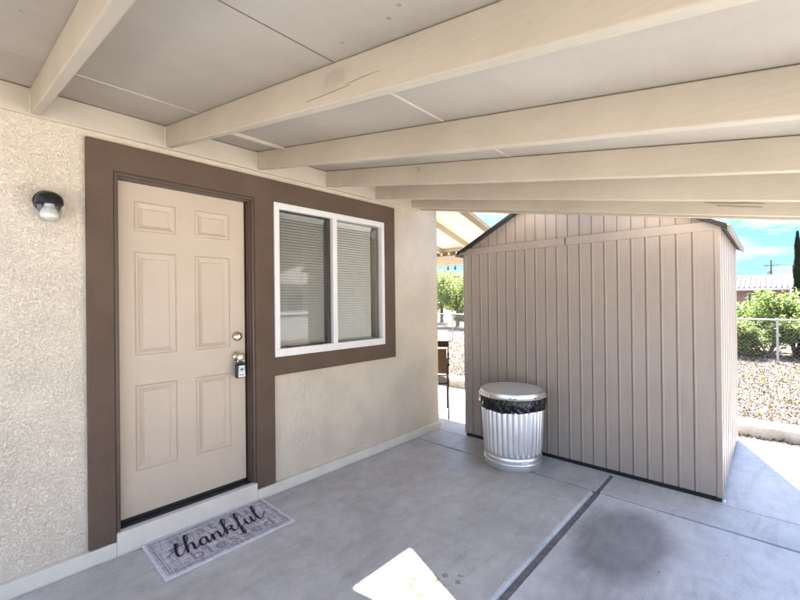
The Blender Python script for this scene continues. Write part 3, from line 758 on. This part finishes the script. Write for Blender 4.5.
for ye in (SY0 - .045, SY1 + .045):
    rslab(ye, PK, 'roof_panel', 'shed_roof', SX0 - .055, SX1 + .055, .002, .018)
    for xa in (SX0 - .070, SX1 + .056): rslab(ye, PK, 'rake_trim', 'shed_dark', xa, xa + .014, -.010, .034)
    mb = MB(); ysd = -1 if ye < PK else 1; mb.box(SX0 - .07, SX1 + .07, *sorted((ye + ysd * .001, ye + ysd * .022)), ZE - .042, ZE - .002); build(mb, 'eave_trim', 'shed_eave', shed, bevel=.004)

# ------------------------------------------------------------------ trash can
CX, CY = 3.285, 1.703
can = empty('trash_can', (CX, CY, 0), 'galvanised ribbed metal trash can with black liner and lid beside the shed', 'trash can')
prof = []
for i in range(60):
    z = .125 + (.57 - .125) * i / 59; prof.append((.246 + .022 * (z - .1) / .5, z))
def rib(a, j, r, z):
    k = min(1, (z - .125) / .03) ; k = max(0, k) * min(1, max(0, (.60 - z) / .03))
    return .0085 * k * (abs(cos(a * 17)) ** .7 * 1.6 - .9) 
mb = MB(); mb.lathe(prof, (CX, CY, 0), 272, rib); build(mb, 'body', 'galv', can, smooth=True)
bpf = [(.235, .0), (.243, .002), (.2455, .010), (.2455, .048), (.249, .052), (.251, .058), (.249, .064), (.244, .068), (.244, .084), (.248, .088), (.250, .094), (.248, .100), (.2435, .106), (.2435, .118), (.246, .124), (.2475, .128)]
mb = MB(); mb.lathe(bpf, (CX, CY, 0), 96, cap0=True); build(mb, 'base_band', 'galv', can, smooth=True)
mb = MB()
nz = 14; zt, zbm = .632, .505
def bagf(a, j, r, z):
    t = j / (nz - 1)
    return .004 * sin(a * 9 + 3 * t) + .005 * sin(a * 23 + 5 * sin(t * 3)) * t + .003 * sin(a * 41 + t * 9)
pr_ = [(.278 + .008 * sin(pi * j / (nz - 1)) - .001 * j / nz, zt + (zbm - zt) * j / (nz - 1)) for j in range(nz)]
mb.lathe(pr_, (CX, CY, 0), 160, bagf)
o0 = (nz - 1) * 160
for k in range(160):
    x, y, z = mb.v[o0 + k]; a = 2 * pi * k / 160; mb.v[o0 + k] = (x, y, z + .005 * sin(a * 3 + 1) + .0015 * sin(a * 11))
build(mb, 'liner', 'bag', can, smooth=True)
mb = MB(); mb.lathe([(.0, .658), (.05, .6585), (.16, .657), (.235, .654), (.255, .653), (.262, .656), (.268, .660), (.274, .658), (.277, .650), (.281, .628), (.290, .622), (.294, .617), (.290, .613), (.272, .616)], (CX, CY, 0), 96)
lid = build(mb, 'lid', 'galv', can, smooth=True)
mb = MB(); mb.lathe([(.0, .6605), (.1, .660), (.2, .6575), (.250, .6545)], (CX, CY, .0018), 64); build(mb, 'lid_plate', 'lid', lid, smooth=True)
# dent/label patch on the lower band
mb = MB(); a = R(-165)
pts = []
for i in range(7):
    aa = R(222) + R(15) * i / 6; pts.append((CX + .2515 * cos(aa), CY + .2515 * sin(aa)))
for (x, y) in pts: mb.v += [(x, y, .070), (x, y, .100)]
for i in range(6): mb.f.append((2 * i, 2 * i + 2, 2 * i + 3, 2 * i + 1))
build(mb, 'sticker', m_plain('bright_sticker', (.75, .77, .80), .35, .2), can)

# ------------------------------------------------------------------ doormat
X0m, X1m, Y0m, Y1m = .672, 1.440, 2.312, 2.752
dm = empty('doormat', ((X0m + X1m) / 2, (Y0m + Y1m) / 2, 0), 'grey woven doormat reading thankful in dark script before the door', 'doormat')
mb = MB(); mb.box(X0m, X1m, Y0m, Y1m, .0035, .009); build(mb, 'backing', 'mat_edge', dm, bevel=.002)
mb = MB(); mb.box(X0m + .016, X1m - .016, Y0m + .016, Y1m - .016, .0092, .0135); build(mb, 'pile', 'mat', dm, bevel=.001)
mb = MB(); zz = .0152
for ins, wd in ((.030, .005), (.044, .0025)):
    a, b_, c, d = X0m + ins, X1m - ins, Y0m + ins, Y1m - ins
    mb.box(a, b_, c, c + wd, .0136, zz - .001); mb.box(a, b_, d - wd, d, .0136, zz - .001); mb.box(a, a + wd, c + wd, d - wd, .0136, zz - .001); mb.box(b_ - wd, b_, c + wd, d - wd, .0136, zz - .001)
build(mb, 'border', 'mat_line', dm)
def text_mesh(txt, size, x, y, z, mat, name, parent, sx=1., align='CENTER', spacing=1.2, bold=0.):
    cu = bpy.data.curves.new('t', 'FONT'); cu.body = txt; cu.size = size; cu.align_x = align; cu.space_character = spacing; cu.offset = bold; cu.extrude = .0002
    ob = bpy.data.objects.new('t', cu); COL.objects.link(ob); bpy.context.view_layer.update()
    me = bpy.data.meshes.new_from_object(ob.evaluated_get(bpy.context.evaluated_depsgraph_get())); bpy.data.objects.remove(ob)
    base = root_of(parent).location
    for v in me.vertices: v.co = Vector((v.co.x * sx + x, v.co.y + y, v.co.z + z)) - base
    me.materials.clear(); me.materials.append(mat); me.name = name
    o = bpy.data.objects.new(name, me); COL.objects.link(o); o.parent = parent; return o
cxm = (X0m + X1m) / 2
text_mesh('grateful', .135, cxm + .0, Y0m + .300, .0142, M['mat_line'], 'lettering', dm, 1.12, spacing=1.15, bold=.0006)
text_mesh('blessed', .135, cxm + .03, Y0m + .060, .0142, M['mat_line'], 'lettering', dm, 1.12, spacing=1.15, bold=.0006)
# cursive word, pen strokes of varying width
def catmull(P, n=9):
    out_ = []; P = [P[0]] + P + [P[-1]]
    for i in range(1, len(P) - 2):
        p0, p1, p2, p3 = (Vector(q) for q in P[i - 1:i + 3])
        for k in range(n):
            t = k / n; out_.append(.5 * ((2 * p1) + (-p0 + p2) * t + (2 * p0 - 5 * p1 + 4 * p2 - p3) * t * t + (-p0 + 3 * p1 - 3 * p2 + p3) * t ** 3))
    out_.append(Vector(P[-2])); return out_
strokes = [
 # t
 [(.05, .55), (.35, .75), (.75, 1.0), (.98, 1.55), (.86, 1.75), (.76, 1.3), (.68, .6), (.72, .12), (.92, .0), (1.18, .3)],
 # h
 [(1.18, .3), (1.5, 1.1), (1.78, 1.95), (1.74, 2.35), (1.58, 2.2), (1.48, 1.4), (1.38, .0), (1.44, .5), (1.66, .95), (1.86, .98), (1.92, .6), (1.90, .12), (2.02, .0), (2.24, .32)],
 # a
 [(2.24, .32), (2.62, .98), (2.84, .96), (2.78, 1.0), (2.48, .86), (2.36, .4), (2.46, .06), (2.66, .08), (2.86, .55), (2.92, .95), (2.90, .3), (3.0, .02), (3.2, .35)],
 # n
 [(3.2, .35), (3.36, .95), (3.38, .5), (3.34, .0), (3.42, .5), (3.62, .93), (3.82, .95), (3.88, .6), (3.86, .12), (3.98, .0), (4.2, .35)],
 # k
 [(4.2, .35), (4.5, 1.15), (4.76, 1.95), (4.72, 2.35), (4.56, 2.2), (4.46, 1.4), (4.38, .0), (4.46, .55), (4.78, .98), (4.98, .86), (4.86, .58), (4.56, .5), (4.82, .42), (4.96, .08), (5.14, .0), (5.34, .3)],
 # f
 [(5.34, .3), (5.62, 1.1), (5.88, 1.9), (5.86, 2.35), (5.70, 2.2), (5.60, 1.3), (5.50, .0), (5.44, -.7), (5.56, -.85), (5.66, -.4), (5.64, .1), (5.86, .3), (6.02, .5)],
 # u
 [(6.02, .5), (6.14, .95), (6.10, .4), (6.22, .02), (6.42, .1), (6.60, .6), (6.66, .95), (6.62, .35), (6.74, .02), (6.94, .35)],
 # l
 [(6.94, .35), (7.22, 1.15), (7.48, 1.95), (7.46, 2.35), (7.30, 2.2), (7.18, 1.4), (7.14, .4), (7.26, .02), (7.5, .1), (7.78, .5), (8.0, .85)],
 # cross bar of t
 [(.30, 1.12), (.7, 1.2), (1.1, 1.22), (1.32, 1.30)],
]
mb = MB(); sx_, sy_ = .0775, .084; ox, oy = X0m + .058, Y0m + .150; zc = .0165
for st in strokes:
    pts = catmull(st); n = len(pts); lft = []; rgt = []
    for i, p in enumerate(pts):
        a = pts[max(0, i - 1)]; c = pts[min(n - 1, i + 1)]; t = (c - a)
        if t.length < 1e-6: t = Vector((1, 0))
        t.normalize(); down = max(0, -t.y); wd = .030 + .064 * down ** 1.3 + .010 * abs(t.x)
        nn = Vector((-t.y, t.x)) * wd; q1 = p + nn; q2 = p - nn
        shear = .12
        lft.append((ox + (q1.x + q1.y * shear) * sx_, oy + q1.y * sy_ + .004 * q1.x, zc)); rgt.append((ox + (q2.x + q2.y * shear) * sx_, oy + q2.y * sy_ + .004 * q2.x, zc)); zc += 2e-6
    o = len(mb.v); mb.v += lft + rgt
    for i in range(n - 1): mb.f.append((o + i, o + i + 1, o + n + i + 1, o + n + i))
build(mb, 'lettering', 'mat_ink', dm)

# ------------------------------------------------------------------ wall lamp
lx, lz = .270, 1.965
lamp = empty('wall_lamp', (lx, YW, lz), 'black jelly jar wall lamp with ribbed clear glass left of the door', 'wall lamp')
mb = MB(); mb.lathe([(.060, 0.), (.060, -.012), (.052, -.022), (.030, -.028), (.0, -.028)], (lx, YW, lz + .028), 36, axis='y'); build(mb, 'back_plate', 'black', lamp, smooth=True)
jy = YW - .078
mb = MB(); mb.lathe([(.0, .070), (.018, .069), (.036, .062), (.050, .048), (.0565, .030), (.0575, .006), (.056, .004), (.050, .006), (.0, .010)], (lx, jy, lz), 40)
mb.tube([(lx, YW - .02, lz + .035), (lx, jy, lz + .035)], .030, 20); build(mb, 'hood', 'black', lamp, smooth=True)
def jr(a, j, r, z): return .0012 * cos(a * 24)
mb = MB(); mb.lathe([(.043, .008), (.045, -.006), (.046, -.020), (.0455, -.045), (.044, -.062), (.038, -.076), (.026, -.084), (.0, -.086)], (lx, jy, lz), 96, jr); build(mb, 'glass_jar', 'jar', lamp, smooth=True)
mb = MB()
for k in range(6): mb.lathe([(.0455, -.001), (.0475, 0.), (.0455, .001)], (lx, jy, lz - .012 - .010 * k), 48)
build(mb, 'glass_rings', 'jar', lamp, smooth=True)
mb = MB(); mb.lathe([(.020, .006), (.022, -.012), (.030, -.020), (.036, -.034), (.038, -.050), (.034, -.064), (.020, -.074), (.0, -.077)], (lx, jy, lz), 24); build(mb, 'bulb', m_plain('frosted_bulb', (.82, .81, .78), .3, var=.02), lamp, smooth=True)

# ------------------------------------------------------------------ lock box on the knob
bxz = .965; by = YD - .058
lb = empty('lock_box', (KX, by, bxz), 'black and silver key lock box hanging from the door knob', 'lock box')
def rbox(mb, x0, x1, y0, y1, z0, z1): mb.box(x0, x1, y0, y1, z0, z1)
mb = MB(); mb.box(KX - .034, KX + .034, by - .014, by + .022, bxz - .055, bxz + .046); build(mb, 'case', 'black', lb, bevel=.008, seg=3)
mb = MB(); mb.prism([(KX - .026, by - .0142, bxz - .048), (KX + .026, by - .0142, bxz - .048), (KX + .021, by - .0142, bxz + .036), (KX - .021, by - .0142, bxz + .036)], (0, -.003, 0)); build(mb, 'face_plate', 'cap', lb, bevel=.001)
mb = MB(); pts = []
for k in range(18): pts.append((KX + .013 * cos(2 * pi * k / 18), by - .0175, bxz + .008 + .010 * sin(2 * pi * k / 18)))
mb.prism(pts, (0, -.002, 0)); build(mb, 'dial', m_plain('dial_dark', (.10, .11, .13), .3), lb)
mb = MB(); mb.box(KX - .015, KX + .015, by - .0185, by - .0173, bxz - .034, bxz - .028); build(mb, 'marking', bpy.data.materials['dial_dark'], lb)
mb = MB(); pts = [(KX - .019, by + .002, bxz + .040), (KX - .020, by + .004, bxz + .075)]
for k in range(9): a = pi - pi * k / 8; pts.append((KX + .020 * cos(a), by + .006, bxz + .105 + .020 * sin(a)))
pts += [(KX + .020, by + .004, bxz + .075), (KX + .019, by + .002, bxz + .040)]
mb.tube(pts, .0042, 10); build(mb, 'shackle', 'chrome', lb, smooth=True)
mb = MB(); mb.box(KX - .027, KX + .027, by - .006, by + .016, bxz + .044, bxz + .062); build(mb, 'shoulder', 'black', lb, bevel=.005)

# ------------------------------------------------------------------ patio chair behind the corner
def make_chair(loc, rz, label):
    ch = empty('patio_chair', loc, label, 'chair'); ch.rotation_euler = (0, 0, rz)
    # local: faces +x, width along y
    W = .27
    def P(mb, name, mat, **k): return build(mb, name, mat, ch, local=True, **k)
    mb = MB(); rect = [(-.02, -W, .42), (-.11, -W, .95), (-.11, W, .95), (-.02, W, .42)]
    mb.tube(rect, .014, 8, closed=True); P(mb, 'back_frame', 'chair_frame', smooth=True)
    mb = MB(); mb.prism([(-.040, -W + .02, .55), (-.040, W - .02, .55), (-.094, W - .02, .86), (-.094, -W + .02, .86)], (.004, 0, 0)); P(mb, 'backrest', 'sling')
    mb = MB(); mb.prism([(-.098, -W + .005, .885), (-.098, W - .005, .885), (-.110, W - .005, .95), (-.110, -W + .005, .95)], (.012, 0, 0)); P(mb, 'top_rail', 'chair_frame')
    mb = MB(); mb.box(-.02, .46, -W + .02, W - .02, .415, .425); P(mb, 'seat', 'sling', bevel=.003)
    mb = MB(); mb.tube([(-.02, -W, .42), (.47, -W, .43), (.47, W, .43), (-.02, W, .42)], .013, 8, closed=True); P(mb, 'seat_frame', 'chair_frame', smooth=True)
    for s in (-1, 1):
        mb = MB(); mb.tube([(-.09, s * W, .82), (-.02, s * W, .42), (-.07, s * W, .0)], .013, 8); P(mb, 'leg', 'chair_frame', smooth=True)
        mb = MB(); mb.tube([(.47, s * W, .63), (.475, s * W, .40), (.46, s * W, .0)], .013, 8); P(mb, 'leg', 'chair_frame', smooth=True)
        mb = MB(); mb.tube([(-.07, s * W, .66), (.1, s * W, .665), (.4, s * W, .66), (.50, s * W, .63)], .018, 8); P(mb, 'armrest', 'chair_frame', smooth=True)
    return ch
make_chair((3.845, 3.15, 0), R(38), 'bronze patio chair with tan sling back seen past the wall corner')

# ------------------------------------------------------------------ chain link fence
fn = empty('chain_link_fence', (12.4, 4, GZ), 'galvanised chain link fence crossing the gravel yard', 'fence')
FX = 12.4; FT = .93; FY0, FY1 = -9., 15.
mb = MB(); mb.tube([(FX, FY0, FT), (FX, FY1, FT)], .019, 8); build(mb, 'top_rail', 'steel', fn, smooth=True)
y = FY0
while y <= FY1 + .01:
    mb = MB(); mb.tube([(FX, y, GZ), (FX, y, FT + .03)], .024, 8); build(mb, 'post', 'steel', fn, smooth=True); y += 2.98 if y > -8 else 2.94
mb = MB(); p_ = .085; hh = FT - GZ - .03; n = int((FY1 - FY0) / p_)
def wire(mb, a, b_, r=.0010):
    a = Vector(a); b_ = Vector(b_); t = (b_ - a).normalized(); u = t.cross(Vector((1, 0, 0))).normalized() * r; w_ = Vector((r, 0, 0))
    o = len(mb.v); mb.v += [tuple(a + u), tuple(a - u * .5 + w_), tuple(a - u * .5 - w_), tuple(b_ + u), tuple(b_ - u * .5 + w_), tuple(b_ - u * .5 - w_)]
    mb.f += [(o, o + 1, o + 4, o + 3), (o + 1, o + 2, o + 5, o + 4), (o + 2, o, o + 3, o + 5)]
for i in range(n):
    yy = FY0 + i * p_
    if yy + hh < FY1: wire(mb, (FX - .022, yy, GZ + .02), (FX - .022, yy + hh, FT - .01)); wire(mb, (FX - .026, yy + hh, GZ + .02), (FX - .026, yy, FT - .01))
build(mb, 'wire_mesh', 'steel', fn)

# ------------------------------------------------------------------ vegetation
def crown(mb, blobs, n, s, seed):
    rr = random.Random(seed)
    tot = sum(b[3] * b[4] * b[5] for b in blobs)
    for (cx, cy, cz, rx, ry, rz) in blobs:
        k = int(n * rx * ry * rz / tot)
        # leaf clumps
        cl = []
        for _ in range(max(6, k // 26)):
            a = rr.uniform(0, 2 * pi); c = rr.uniform(-1, 1); q = sqrt(1 - c * c); d = rr.random() ** .35
            cl.append((cx + rx * d * q * cos(a), cy + ry * d * q * sin(a), cz + rz * d * c))
        for _ in range(k):
            p = rr.choice(cl); sc = min(rx, ry, rz) * .22
            x, y, z = p[0] + rr.gauss(0, sc), p[1] + rr.gauss(0, sc), p[2] + rr.gauss(0, sc * .8)
            if z < GZ: continue
            u = Vector((rr.gauss(0, 1), rr.gauss(0, 1), rr.gauss(0, .7))).normalized(); v = u.cross(Vector((rr.gauss(0, 1), rr.gauss(0, 1), rr.gauss(0, 1)))).normalized()
            l = s * rr.uniform(.6, 1.4); w_ = l * .33; c0 = Vector((x, y, z))
            mb.add([c0 - u * l, c0 + v * w_, c0 + u * l, c0 - v * w_], [(0, 1, 2, 3)])
def plant(name, x, y, blobs, n, s, leaf, label, cat, group=None, th=.018, seed=1):
    rr = random.Random(seed * 13 + 5); t = empty(name, (x, y, GZ), label, cat, group)
    top = max(b[2] for b in blobs)
    mb = MB()
    if name.endswith('tree'):
        mb.tube([(x, y, GZ), (x + .03, y, top * .35), (x + rr.uniform(-.1, .1), y + .05, top * .7)], [th, th * .75, th * .5], 8)
        for b_ in blobs: mb.tube([(x + .02, y, top * .33), ((x + x + b_[0]) / 2, (y + y + b_[1]) / 2, b_[2] * .75), (x + b_[0], y + b_[1], b_[2])], [th * .6, th * .35, th * .12], 6)
        build(mb, 'trunk', 'bark', t, smooth=True)
    else:
        for b_ in blobs:
            for q in range(3): mb.tube([(x + rr.uniform(-.1, .1), y + rr.uniform(-.1, .1), GZ), (x + b_[0] * .6 + rr.uniform(-.1, .1), y + b_[1] * .6 + rr.uniform(-.1, .1), b_[2] * .6), (x + b_[0] + rr.uniform(-.2, .2), y + b_[1] + rr.uniform(-.2, .2), b_[2])], [th, th * .6, th * .2], 5)
        build(mb, 'stems', 'bark', t)
    mb = MB(); crown(mb, [(x + b_[0], y + b_[1], b_[2], *b_[3:]) for b_ in blobs], n, s, seed); build(mb, 'crown', leaf, t)
    return t
def rb(seed, n, spread, top, r):
    rr = random.Random(seed); return [(rr.uniform(-spread[0], spread[0]), rr.uniform(-spread[1], spread[1]), rr.uniform(.22, 1) * (top - r * .7), r * rr.uniform(.7, 1.15), r * rr.uniform(.7, 1.15), r * rr.uniform(.6, 1)) for _ in range(n)]
plant('bush', 14.6, .62, rb(3, 7, (.6, .5), 1.62, .52), 7000, .055, 'leaf', 'pale green leafy bush nearest the shed beyond the chain link fence', 'bush', 'bushes beyond the fence', seed=3)
plant('bush', 14.2, -.48, rb(4, 8, (.6, .5), 1.72, .52), 7500, .055, 'leaf_b', 'tall yellow green bush in front of the dark cypress', 'bush', 'bushes beyond the fence', seed=4)
plant('bush', 14.0, -1.6, rb(5, 8, (.6, .6), 1.9, .55), 6000, .055, 'leaf', 'green bush at the outer end of the row beyond the fence', 'bush', 'bushes beyond the fence', seed=5)
plant('bush', 13.4, .05, rb(6, 7, (.3, .7), .95, .36), 6000, .045, 'leaf_b', 'low yellow green bush right behind the chain link fence', 'bush', 'bushes beyond the fence', seed=6)
plant('mesquite_tree', 19., 13.2, [(-.6, -.9, 2.3, .9, .9, .7), (.4, .6, 2.5, 1., 1.1, .7), (0, 1.7, 2.2, .9, 1., .7), (.2, -1.8, 2.0, .8, .8, .6), (0, .2, 1.4, .9, 1.1, .6)], 9000, .07, 'leaf_b', 'light green mesquite tree seen past the wall corner', 'tree', th=.12, seed=7)
plant('mesquite_tree', 22., 16.6, [(-.6, -.9, 2.6, 1., 1.2, .8), (.4, .8, 2.9, 1.2, 1.2, .8), (0, 2.2, 2.4, 1., 1.2, .7), (0, 0, 1.5, 1.2, 1.4, .7)], 8000, .08, 'leaf', 'darker green tree standing farther back behind the mesquite', 'tree', th=.13, seed=8)
plant('bush', 17.5, 11.2, rb(9, 7, (.6, .9), 1.25, .45), 6000, .06, 'leaf', 'round green bush under the mesquite tree', 'bush', seed=9)
plant('bush', 16.5, 9.7, rb(11, 6, (.5, .8), 1.5, .42), 5000, .06, 'leaf_b', 'loose sunlit bush beside the shed corner beyond the fence', 'bush', seed=11)
# distant scrub as one mass
mb = MB(); rr = random.Random(21)
bl = []
for i in range(150):
    a = rr.uniform(-.9, 1.5); d = rr.uniform(45, 95); h = rr.uniform(.9, 2.3)
    bl.append((d * cos(a), d * sin(a), h * .5, rr.uniform(1, 2.6), rr.uniform(1, 2.6), h * .6))
crown(mb, bl, 26000, .26, 21); tag(build(mb, 'undergrowth', 'leaf_b'), kind='stuff')
# cypress
cyt = empty('cypress_tree', (28.6, -1.02, GZ), 'narrow dark italian cypress beside the metal roofed house', 'tree')
mb = MB(); mb.tube([(28.6, -1.02, GZ), (28.6, -1.02, 4.3)], [.09, .02], 8); build(mb, 'trunk', 'bark', cyt)
mb = MB(); rr = random.Random(4)
for i in range(7000):
    t = rr.random(); z = .25 + t * 4.5; r = .26 * (1 - t) ** .6 * (1 + .22 * sin(z * 5)) + .02; a = rr.uniform(0, 6.283); d = r * rr.random() ** .4
    c0 = Vector((28.6 + d * cos(a), -1.02 + d * sin(a), z)); u = Vector((cos(a) * .3, sin(a) * .3, 1)).normalized() * rr.uniform(.05, .12); v = Vector((-sin(a), cos(a), 0)) * .02
    mb.add([c0 - u, c0 + v, c0 + u, c0 - v], [(0, 1, 2, 3)])
build(mb, 'crown', 'leaf_d', cyt)

# ------------------------------------------------------------------ neighbour's house, pole
nh = empty('neighbour_house', (31.5, 3.5, GZ), 'low brick coloured house under a pale ribbed metal roof', 'house')
mb = MB(); mb.box(30.4, 36, -.75, 9, GZ, 1.96); build(mb, 'wall', 'wall_far', nh)
mb = MB(); Y0n, Y1n = -.98, 9.3; nrib = 46
for sgn, (xa, za, xb_, zb_) in ((0, (30., 1.98, 33.2, 2.80)), (1, (33.2, 2.80, 36.4, 1.98))):
    o = len(mb.v); seq = []
    for i in range(nrib + 1):
        y = Y0n + (Y1n - Y0n) * i / nrib; seq += [(y, 0), (y + .05, 0), (y + .07, .045), (y + .11, .045), (y + .13, 0)]
    for y, d in seq: mb.v += [(xa, y, za + d), (xb_, y, zb_ + d)]
    for i in range(len(seq) - 1): q = o + 2 * i; mb.f.append((q, q + 2, q + 3, q + 1))
build(mb, 'roof', 'metal_roof', nh)
for xf in (29.98, 36.37): build(MB().box(xf, xf + .05, Y0n, Y1n, 1.84, 1.975), 'fascia', 'white', nh)
for y in (.1, 2.4, 5.2):
    mb = MB(); mb.box(30.37, 30.402, y, y + .9, .95, 1.7); wn = build(mb, 'window', 'white', nh)
    mb = MB(); mb.box(30.36, 30.369, y + .05, y + .85, 1., 1.65); build(mb, 'pane', m_plain('dark_glass', (.03, .035, .04), .1) if y < 1 else bpy.data.materials['dark_glass'], wn)
pole = empty('utility_pole', (105, -.1, GZ), 'wooden utility pole with crossarm and wires above the metal roof', 'utility pole')
mb = MB(); mb.tube([(105, -.1, GZ), (105, -.1, 8.6)], [.16, .11], 10); build(mb, 'shaft', 'polewood', pole)
mb = MB(); mb.box(104.93, 105.07, -1.2, 1., 7.5, 7.62); build(mb, 'crossarm', 'polewood', pole)
mb = MB(); mb.lathe([(.22, 0), (.24, .05), (.24, .65), (.1, .75)], (105, .25, 5.9), 14, cap0=True); build(mb, 'transformer', 'steel', pole)
def cat(p0, p1, sag): 
    out_ = []
    for i in range(15): t = i / 14; out_.append((p0[0] + (p1[0] - p0[0]) * t, p0[1] + (p1[1] - p0[1]) * t, p0[2] + (p1[2] - p0[2]) * t - sag * 4 * t * (1 - t)))
    return out_
for (yy, zz_) in ((-1.1, 7.66), (.9, 7.66), (-.1, 6.6)):
    mb = MB(); mb.tube(cat((105, yy, zz_), (100, -45, zz_ + .6), 1.1), .022, 4); mb.tube(cat((105, yy, zz_), (112, 45, zz_), 1.1), .022, 4); build(mb, 'wire', 'cable', pole)

# ------------------------------------------------------------------ what stands behind the camera (seen mirrored in the window)
bw = empty('block_wall', (8, -8.5, GZ), 'low pale block wall across the side yard', 'wall')
mb = MB(); mb.box(-12, 26, -8.6, -8.4, GZ, .95); build(mb, 'courses', 'wall_white', bw)
mb = MB(); mb.box(-12, 26, -8.64, -8.36, .951, 1.03); build(mb, 'coping', 'white', bw, bevel=.01)
h2 = empty('house', (12, -17, GZ), 'long pale house beyond the low block wall', 'house')
mb = MB(); mb.box(2, 22, -24, -16, GZ, 2.6); build(mb, 'wall', 'wall_white', h2)
mb = MB(); mb.prism([(1.5, -15.5, 2.45), (1.5, -20, 3.9), (1.5, -24.5, 2.45), (1.5, -24.5, 2.6), (1.5, -20, 4.05), (1.5, -15.5, 2.6)], (21, 0, 0)); build(mb, 'roof', 'shingle', h2)
for x in (4, 8, 13, 17):
    mb = MB(); mb.box(x, x + 1.2, -15.99, -15.96, .9, 2.0); wn = build(mb, 'window', 'white', h2)
    mb = MB(); mb.box(x + .06, x + 1.14, -15.955, -15.95, .96, 1.94); build(mb, 'pane', bpy.data.materials['dark_glass'], wn)
